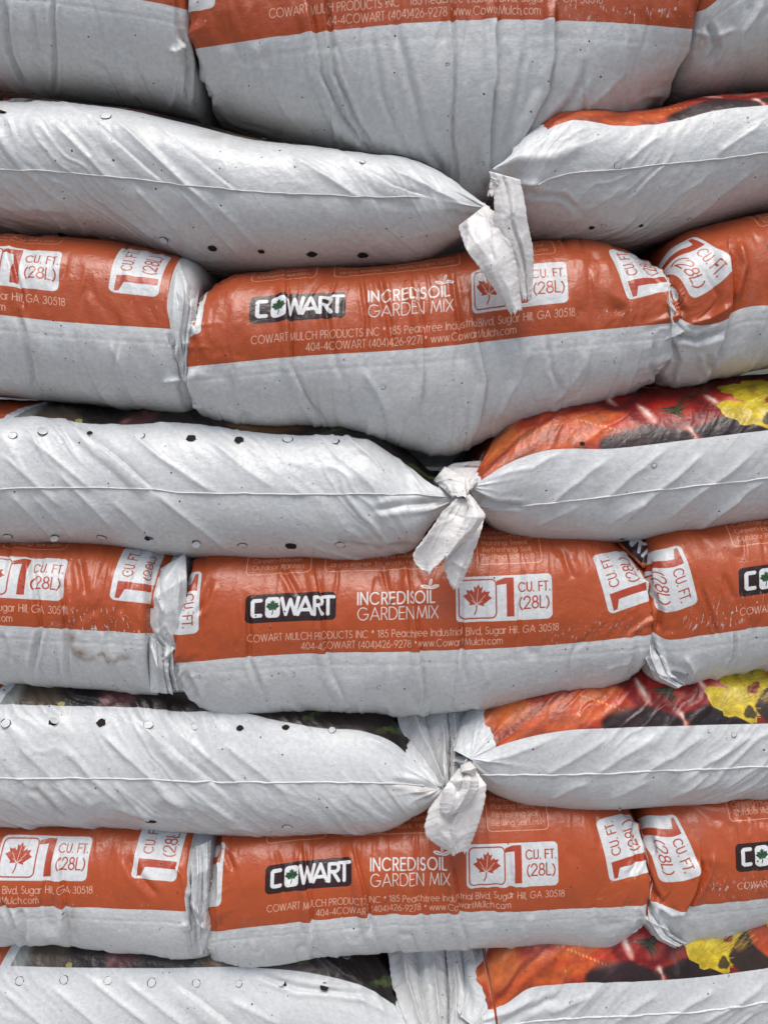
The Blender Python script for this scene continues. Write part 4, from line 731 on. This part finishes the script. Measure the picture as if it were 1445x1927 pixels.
sbag('S4L', 'white sided bag along the bottom edge of the photo, left of the gap', mat='dark', style='SL', x0=-330, x1=850, top=S4Lt, edge=S4Lt, bot=[(-330, 2050), (0, 2056), (300, 2060), (700, 2040), (800, 2000), (850, 1966)], u0=752, us=1.10, th=45, ends=('off', 'tip'), seed=57, skew=.012,
     folds=[(dg(160, 1835, 4, 44, 34), 6, 3, r), (dg(230, 1840, 4, 44, 34), 6, 2.8, r), (dg(330, 1850, 4, 44, 34), 6, 3, s_), (dg(90, 1850, 4, 40, 34), 7, 2.6, r), (dg(0, 1860, 4, 40, 34), 7, 2.4, r), ([(480, 1830), (560, 1860), (700, 1873)], 5, 3, v), ([(600, 1850), (680, 1880), (760, 1920)], 7, 2.6, r), (dg(430, 1880, 3, 50, 24), 7, 2.4, r)])
holes(SB['S4L'], [(38, 1846, 'c', 9), (121, 1844, 'c', 9), (204, 1845, 'c', 9), (286, 1849, 'c', 9), (370, 1850, 'c', 9), (450, 1851, 'c', 8), (532, 1853, 'h', 8), (611, 1857, 'o', 9)], 7)
S4Rt = [(905, 1915), (935, 1893), (985, 1862), (1050, 1853), (1180, 1848), (1300, 1839), (1445, 1820), (1900, 1780)]
sbag('S4R', 'white sided bag along the bottom edge of the photo, right of the gap', mat='bright', style='SR', x0=890, x1=1900, top=[(890, 1930)]+S4Rt[1:], edge=[(890, 1840), (912, 1895), (938, 1893)]+S4Rt[2:], bot=[(890, 1936), (940, 1975), (1000, 2005), (1100, 2020), (1445, 1990), (1900, 1950)], u0=915, th=20, ends=('tip', 'off'), seed=58, skew=-.020,
     folds=[(dg(1350, 1860, 4, 44, 28, -1), 7, 2.8, r), (dg(1445, 1850, 4, 44, 28, -1), 7, 2.8, r), (dg(1240, 1870, 3, 44, 28, -1), 7, 2.6, r), (dg(1120, 1870, 3, 44, 20, -1), 8, 2.8, r), ([(900, 1925), (950, 1905), (1010, 1870)], 7, 3, r), ([(930, 1940), (990, 1900), (1060, 1880)], 7, 2.4, v)])
seam(SB['S4R'], [(960, 1927), (1060, 1917), (1200, 1910), (1300, 1905), (1400, 1893), (1470, 1880)], 8)

# ------------------------------------------------------------------ loose film tails of the tied corners
def tail(B, *a, **k): k.setdefault('wr', .45); k.setdefault('jag', 2.0); return sheet(B, 'film_tail', *a, **k)
B = SB['S1R']
tail(B, [(919, 322), (927, 345), (931, 395), (928, 420), (940, 455), (957, 500), (968, 545), (976, 566)], [(978, 338), (988, 385), (994, 430), (1003, 465), (1004, 500), (1001, 540), (998, 562)], [.772, .768, .770, .775, .776], bulge=.006, seed=3,
      creases=[(.42, 0, .72, 1, -4, .05), (.62, .3, .8, 1, 3, .04)])
tail(B, [(924, 332), (921, 350), (917, 367)], [(948, 344), (944, 358), (934, 366)], [.770, .772], bulge=.003, seed=4, n=20, m=16)
B = SB['S1L']
tail(B, [(862, 425), (870, 452), (879, 474), (905, 508), (930, 545), (950, 572), (960, 594)], [(914, 386), (932, 400), (950, 428), (964, 468), (973, 505), (977, 545), (982, 582)], [.792, .772, .766, .766, .768], bulge=.007, seed=5,
      creases=[(.35, 0, .0, .25, 3, .05), (.8, .1, .45, .4, -3.5, .05), (.7, 0, .95, .4, 3, .05)])
B = SB['S2L']
sheet(B, 'film_hood', [(815, 906), (832, 918), (852, 936)], [(836, 878), (880, 900), (884, 934)], [.83, .80, .785], bulge=.010, seed=6, n=40, m=50, creases=[(0, .1, 1, .5, 3, .06)])
sheet(SB['S2R'], 'film_hood', [(836, 880), (860, 905), (876, 930)], [(935, 880), (905, 900), (886, 922)], [.84, .81, .788], bulge=.012, seed=26, n=40, m=50, creases=[(.3, 0, .4, 1, 5, .08), (.75, 0, .6, .6, -5, .07)])
sheet(SB['S2R'], 'film_hood', [(836, 882), (852, 872), (900, 867), (952, 872)], [(838, 884), (860, 893), (900, 892), (938, 884)], [.845, .845], bulge=.004, seed=27, n=60, m=16)
tail(SB['S2R'], [(868, 1000), (852, 1030), (838, 1048), (836, 1070), (843, 1092), (851, 1109)], [(913, 968), (905, 1000), (892, 1035), (885, 1060), (874, 1085), (866, 1104)], [.790, .778, .776, .778], bulge=.004, seed=8, creases=[(0, .5, .9, .75, 3, .04)])
tail(B, [(858, 938), (834, 962), (806, 1002), (777, 1040), (778, 1056), (790, 1070), (803, 1077)], [(884, 938), (884, 965), (868, 1000), (850, 1028), (832, 1055), (806, 1077)], [.780, .770, .766, .768, .770], bulge=-.003, seed=7, creases=[(.3, .2, .9, .25, -3, .05)])
tail(SB['S2R'], [(876, 934), (882, 958), (868, 990), (852, 1022), (838, 1048)], [(884, 930), (914, 970), (895, 1000), (862, 1030), (840, 1050)], [.778, .762, .764, .768], bulge=.006, seed=9)
B = SB['S3R']
tail(B, [(832, 1488), (806, 1522), (798, 1556), (802, 1575), (822, 1590), (845, 1602), (850, 1608)], [(888, 1440), (915, 1478), (912, 1510), (903, 1545), (890, 1575), (880, 1603)], [.800, .780, .774, .774, .778], bulge=.008, seed=10,
      creases=[(.65, .25, .35, .95, 6, .05), (.45, .4, .4, .95, -7, .10), (.2, .3, .3, .7, 3, .08)])
tail(B, [(862, 1447), (848, 1464), (834, 1486), (827, 1510), (827, 1530), (840, 1535)], [(890, 1440), (900, 1470), (898, 1490), (884, 1510), (864, 1528), (850, 1535)], [.785, .764, .762, .764, .768], bulge=.007, seed=11,
      creases=[(.5, 0, .45, .45, -6, .06), (.1, .3, .5, .45, -5, .07), (.7, .2, .75, .8, 4, .06)])
tail(B, [(866, 1440), (867, 1452), (880, 1456)], [(884, 1433), (896, 1445), (894, 1462)], [.782, .764, .770], bulge=.006, seed=12, n=24, m=24)
def gather(B, Lc, Rc, depth, seed, creases): sheet(B, 'gathered_film', Lc, Rc, depth, bulge=.006, seed=seed, n=90, m=90, jag=1.5, creases=creases, mat='gather', wr=2.2, lift=.75)
gather(SB['S3L'], [(742, 1326), (756, 1380), (785, 1425), (828, 1482)], [(852, 1326), (853, 1400), (846, 1490)], [.872, .848, .822, .800], 61, [(.25, 0, .45, 1, 12, .05), (.5, 0, .62, 1, -14, .06), (.78, 0, .8, 1, 12, .05), (.1, .3, .3, .9, -6, .05), (.94, 0, .96, 1, -12, .04)])
gather(SB['S3R'], [(842, 1326), (848, 1400), (846, 1490)], [(936, 1326), (935, 1372), (925, 1402), (888, 1440)], [.872, .848, .822, .800], 62, [(.12, 0, .1, 1, 10, .05), (.32, 0, .3, 1, -13, .05), (.5, 0, .6, 1, 11, .06), (.75, 0, .7, 1, -8, .04), (.88, 0, .9, .8, 7, .04)])
gather(SB['S4L'], [(728, 1778), (738, 1850), (765, 1925), (790, 1965)], [(848, 1778), (852, 1860), (850, 1970)], [.872, .848, .822, .800], 63, [(.2, 0, .3, 1, 12, .05), (.45, 0, .5, 1, -14, .06), (.7, 0, .72, 1, 12, .05), (.93, 0, .94, 1, -12, .04)])
gather(SB['S4R'], [(838, 1778), (846, 1860), (846, 1970)], [(912, 1778), (926, 1850), (936, 1885), (932, 1935)], [.872, .848, .822, .800], 64, [(.15, 0, .12, 1, 11, .05), (.4, 0, .38, 1, -12, .05), (.62, 0, .7, 1, 11, .06), (.85, 0, .85, 1, -8, .04)])

# ------------------------------------------------------------------ crumpled gussets tucked into the ends of the printed bags
def gusset(B, Lc, Rc, depth, seed, cr, **k): sheet(B, 'end_gusset', Lc, Rc, depth, bulge=k.pop('bulge', .008), seed=seed, n=80, m=44, creases=cr, mat='plain', jag=.8, wr=k.pop('wr', .9), **k)
gusset(M['M2L'], [(280, 1085), (284, 1130), (282, 1175), (290, 1205), (316, 1225), (338, 1224)], [(350, 1040), (352, 1100), (350, 1150), (346, 1190), (345, 1226)], [.845, .815, .812, .815, .822], 81, [(.1, .2, .9, 0, 4, .05), (.15, .25, .35, .45, 5, .04), (.3, .0, .2, .8, -4, .05), (.8, .2, .75, 1, 4, .06)])
gusset(M['M2L'], [(281, 1195), (282, 1250), (284, 1303)], [(318, 1225), (318, 1270), (326, 1306)], [.812, .808, .816], 82, [(.3, 0, .5, 1, 7, .07), (.7, 0, .8, 1, -7, .07), (.1, .2, .5, .6, 5, .06)], bulge=.004)
gusset(M['M2L'], [(300, 1215), (304, 1250), (316, 1300)], [(350, 1218), (342, 1262), (348, 1298)], [.820, .814, .822], 83, [(.2, 0, .3, 1, -7, .08), (.5, 0, .6, 1, 7, .08), (0, .35, .6, .05, 6, .06)], bulge=.004)
gusset(M['M1L'], [(328, 498), (334, 560), (328, 620), (334, 680), (338, 714)], [(376, 540), (368, 600), (362, 650), (358, 700), (356, 722)], [.84, .812, .808, .812, .820], 84, [(.35, 0, .3, .7, 6, .06), (.7, 0, .55, .9, -6, .06), (.1, .5, .5, .75, -5, .05), (.5, .65, .9, .6, 5, .05)])
gusset(M['M3L'], [(356, 1600), (362, 1650), (358, 1700), (370, 1740), (372, 1800)], [(398, 1580), (394, 1650), (392, 1710), (392, 1750), (390, 1795)], [.84, .812, .808, .812, .820], 85, [(.35, 0, .3, .8, 7, .08), (.6, .1, .7, 1, -7, .06), (.1, .55, .8, .75, 6, .05), (.8, 0, .9, .5, 5, .06)])
gusset(M['M2R'], [(1213, 1196), (1214, 1240), (1232, 1278), (1270, 1296)], [(1236, 1206), (1252, 1240), (1262, 1268), (1290, 1288)], [.822, .806, .803, .812], 86, [(.3, 0, .3, 1, 7, .07), (.7, 0, .75, 1, -7, .07), (0, .5, 1, .8, 5, .06)], bulge=.004)
gusset(M['M3R'], [(1207, 1690), (1212, 1735), (1236, 1768), (1268, 1784)], [(1238, 1702), (1250, 1735), (1262, 1758), (1292, 1776)], [.822, .806, .803, .812], 87, [(.3, 0, .25, 1, 7, .07), (.65, 0, .7, 1, -7, .07), (0, .3, 1, .55, 6, .06)], bulge=.004)
gusset(M['M1R'], [(1252, 520), (1254, 570), (1256, 615), (1250, 640)], [(1268, 530), (1275, 575), (1296, 612), (1318, 612)], [.83, .810, .806, .806], 88, [(.3, 0, .2, 1, 7, .07), (.7, 0, .7, 1, -6, .07), (0, .4, .9, .6, 5, .06)], bulge=.004)

_p = PRINTS['band']
def patch_uv(Q):
    u = 118+((Q[..., 0]-1200)*.72+(Q[..., 1]-1010)*.70); v_ = 92+((Q[..., 0]-1200)*.70-(Q[..., 1]-1010)*.72)
    return np.stack([(u-_p[1])/(_p[2]-_p[1]), (v_-_p[3])/(_p[4]-_p[3])], -1)
sheet(M['M2R'], 'folded_corner', [(1150, 1012), (1168, 1030), (1206, 1066)], [(1264, 1004), (1244, 1024), (1216, 1070)], [.870, .850, .838], bulge=.006, seed=91, n=40, m=40, mat='band', wr=.7, puv=patch_uv)

# ------------------------------------------------------------------ bags added behind the stack to keep sky light out of the gaps
GR = 'bags added behind the stack to block light through the gaps'
def rear(x, z, hz, hw, label, seed, Y=1.42):
    n1, n2 = 60, 48; u = np.linspace(-math.pi/2+.02, math.pi/2-.02, n1); w = np.linspace(0, 2*math.pi, n2, endpoint=False)
    U_, W_ = np.meshgrid(u, w, indexing='ij'); e = .35
    P = np.stack([hw*np.sign(np.sin(U_))*np.abs(np.sin(U_))**e, -.2*np.abs(np.cos(U_))**e*np.sign(np.cos(W_))*np.abs(np.cos(W_))**.8, hz*np.abs(np.cos(U_))**e*np.sign(np.sin(W_))*np.abs(np.sin(W_))**.8], -1)
    P *= (1+.05*fbm(U_*6, W_*3, seed, 3)+.03*ridge(U_*9, W_*2, seed+5))[..., None]
    uv = np.stack([U_*hw/S/100, W_*2+seed], -1).reshape(-1, 2)
    rt = link_mesh('soil_bag', P.reshape(-1, 3), grid_faces(n1, n2, True), [MAT['plain']], None, {'film': uv}); rt.location = (x, Y, z); tag(rt, label, 'soil bag', GR)
rear(-.10, .53, .100, .62, 'added backing bag behind the gap at the left end of the topmost centre bag', 71)
rear(.06, .19, .105, .62, 'added backing bag behind the notch above the upper twisted corner', 72)
rear(-.05, .02, .105, .62, 'added backing bag closing the gap between the left and centre bags of the upper orange row', 73)
rear(.08, -.17, .105, .62, 'added backing bag in the black hollow behind the middle white film hood', 74)
rear(-.06, -.36, .105, .62, 'added backing bag closing the gap between the left and centre bags of the middle orange row', 75)
rear(.05, -.56, .105, .62, 'added backing bag behind the pale gathered film at the lower centre', 76)
rear(-.02, -.76, .105, .62, 'added backing bag behind the lowest orange row', 77)
rear(.03, .36, .100, .62, 'added backing bag behind the crease between the top bags', 78)
g_ = box('ground', -6, 6, -6, 6, -1.02, -.90, PAVE); tag(g_, kind='structure')
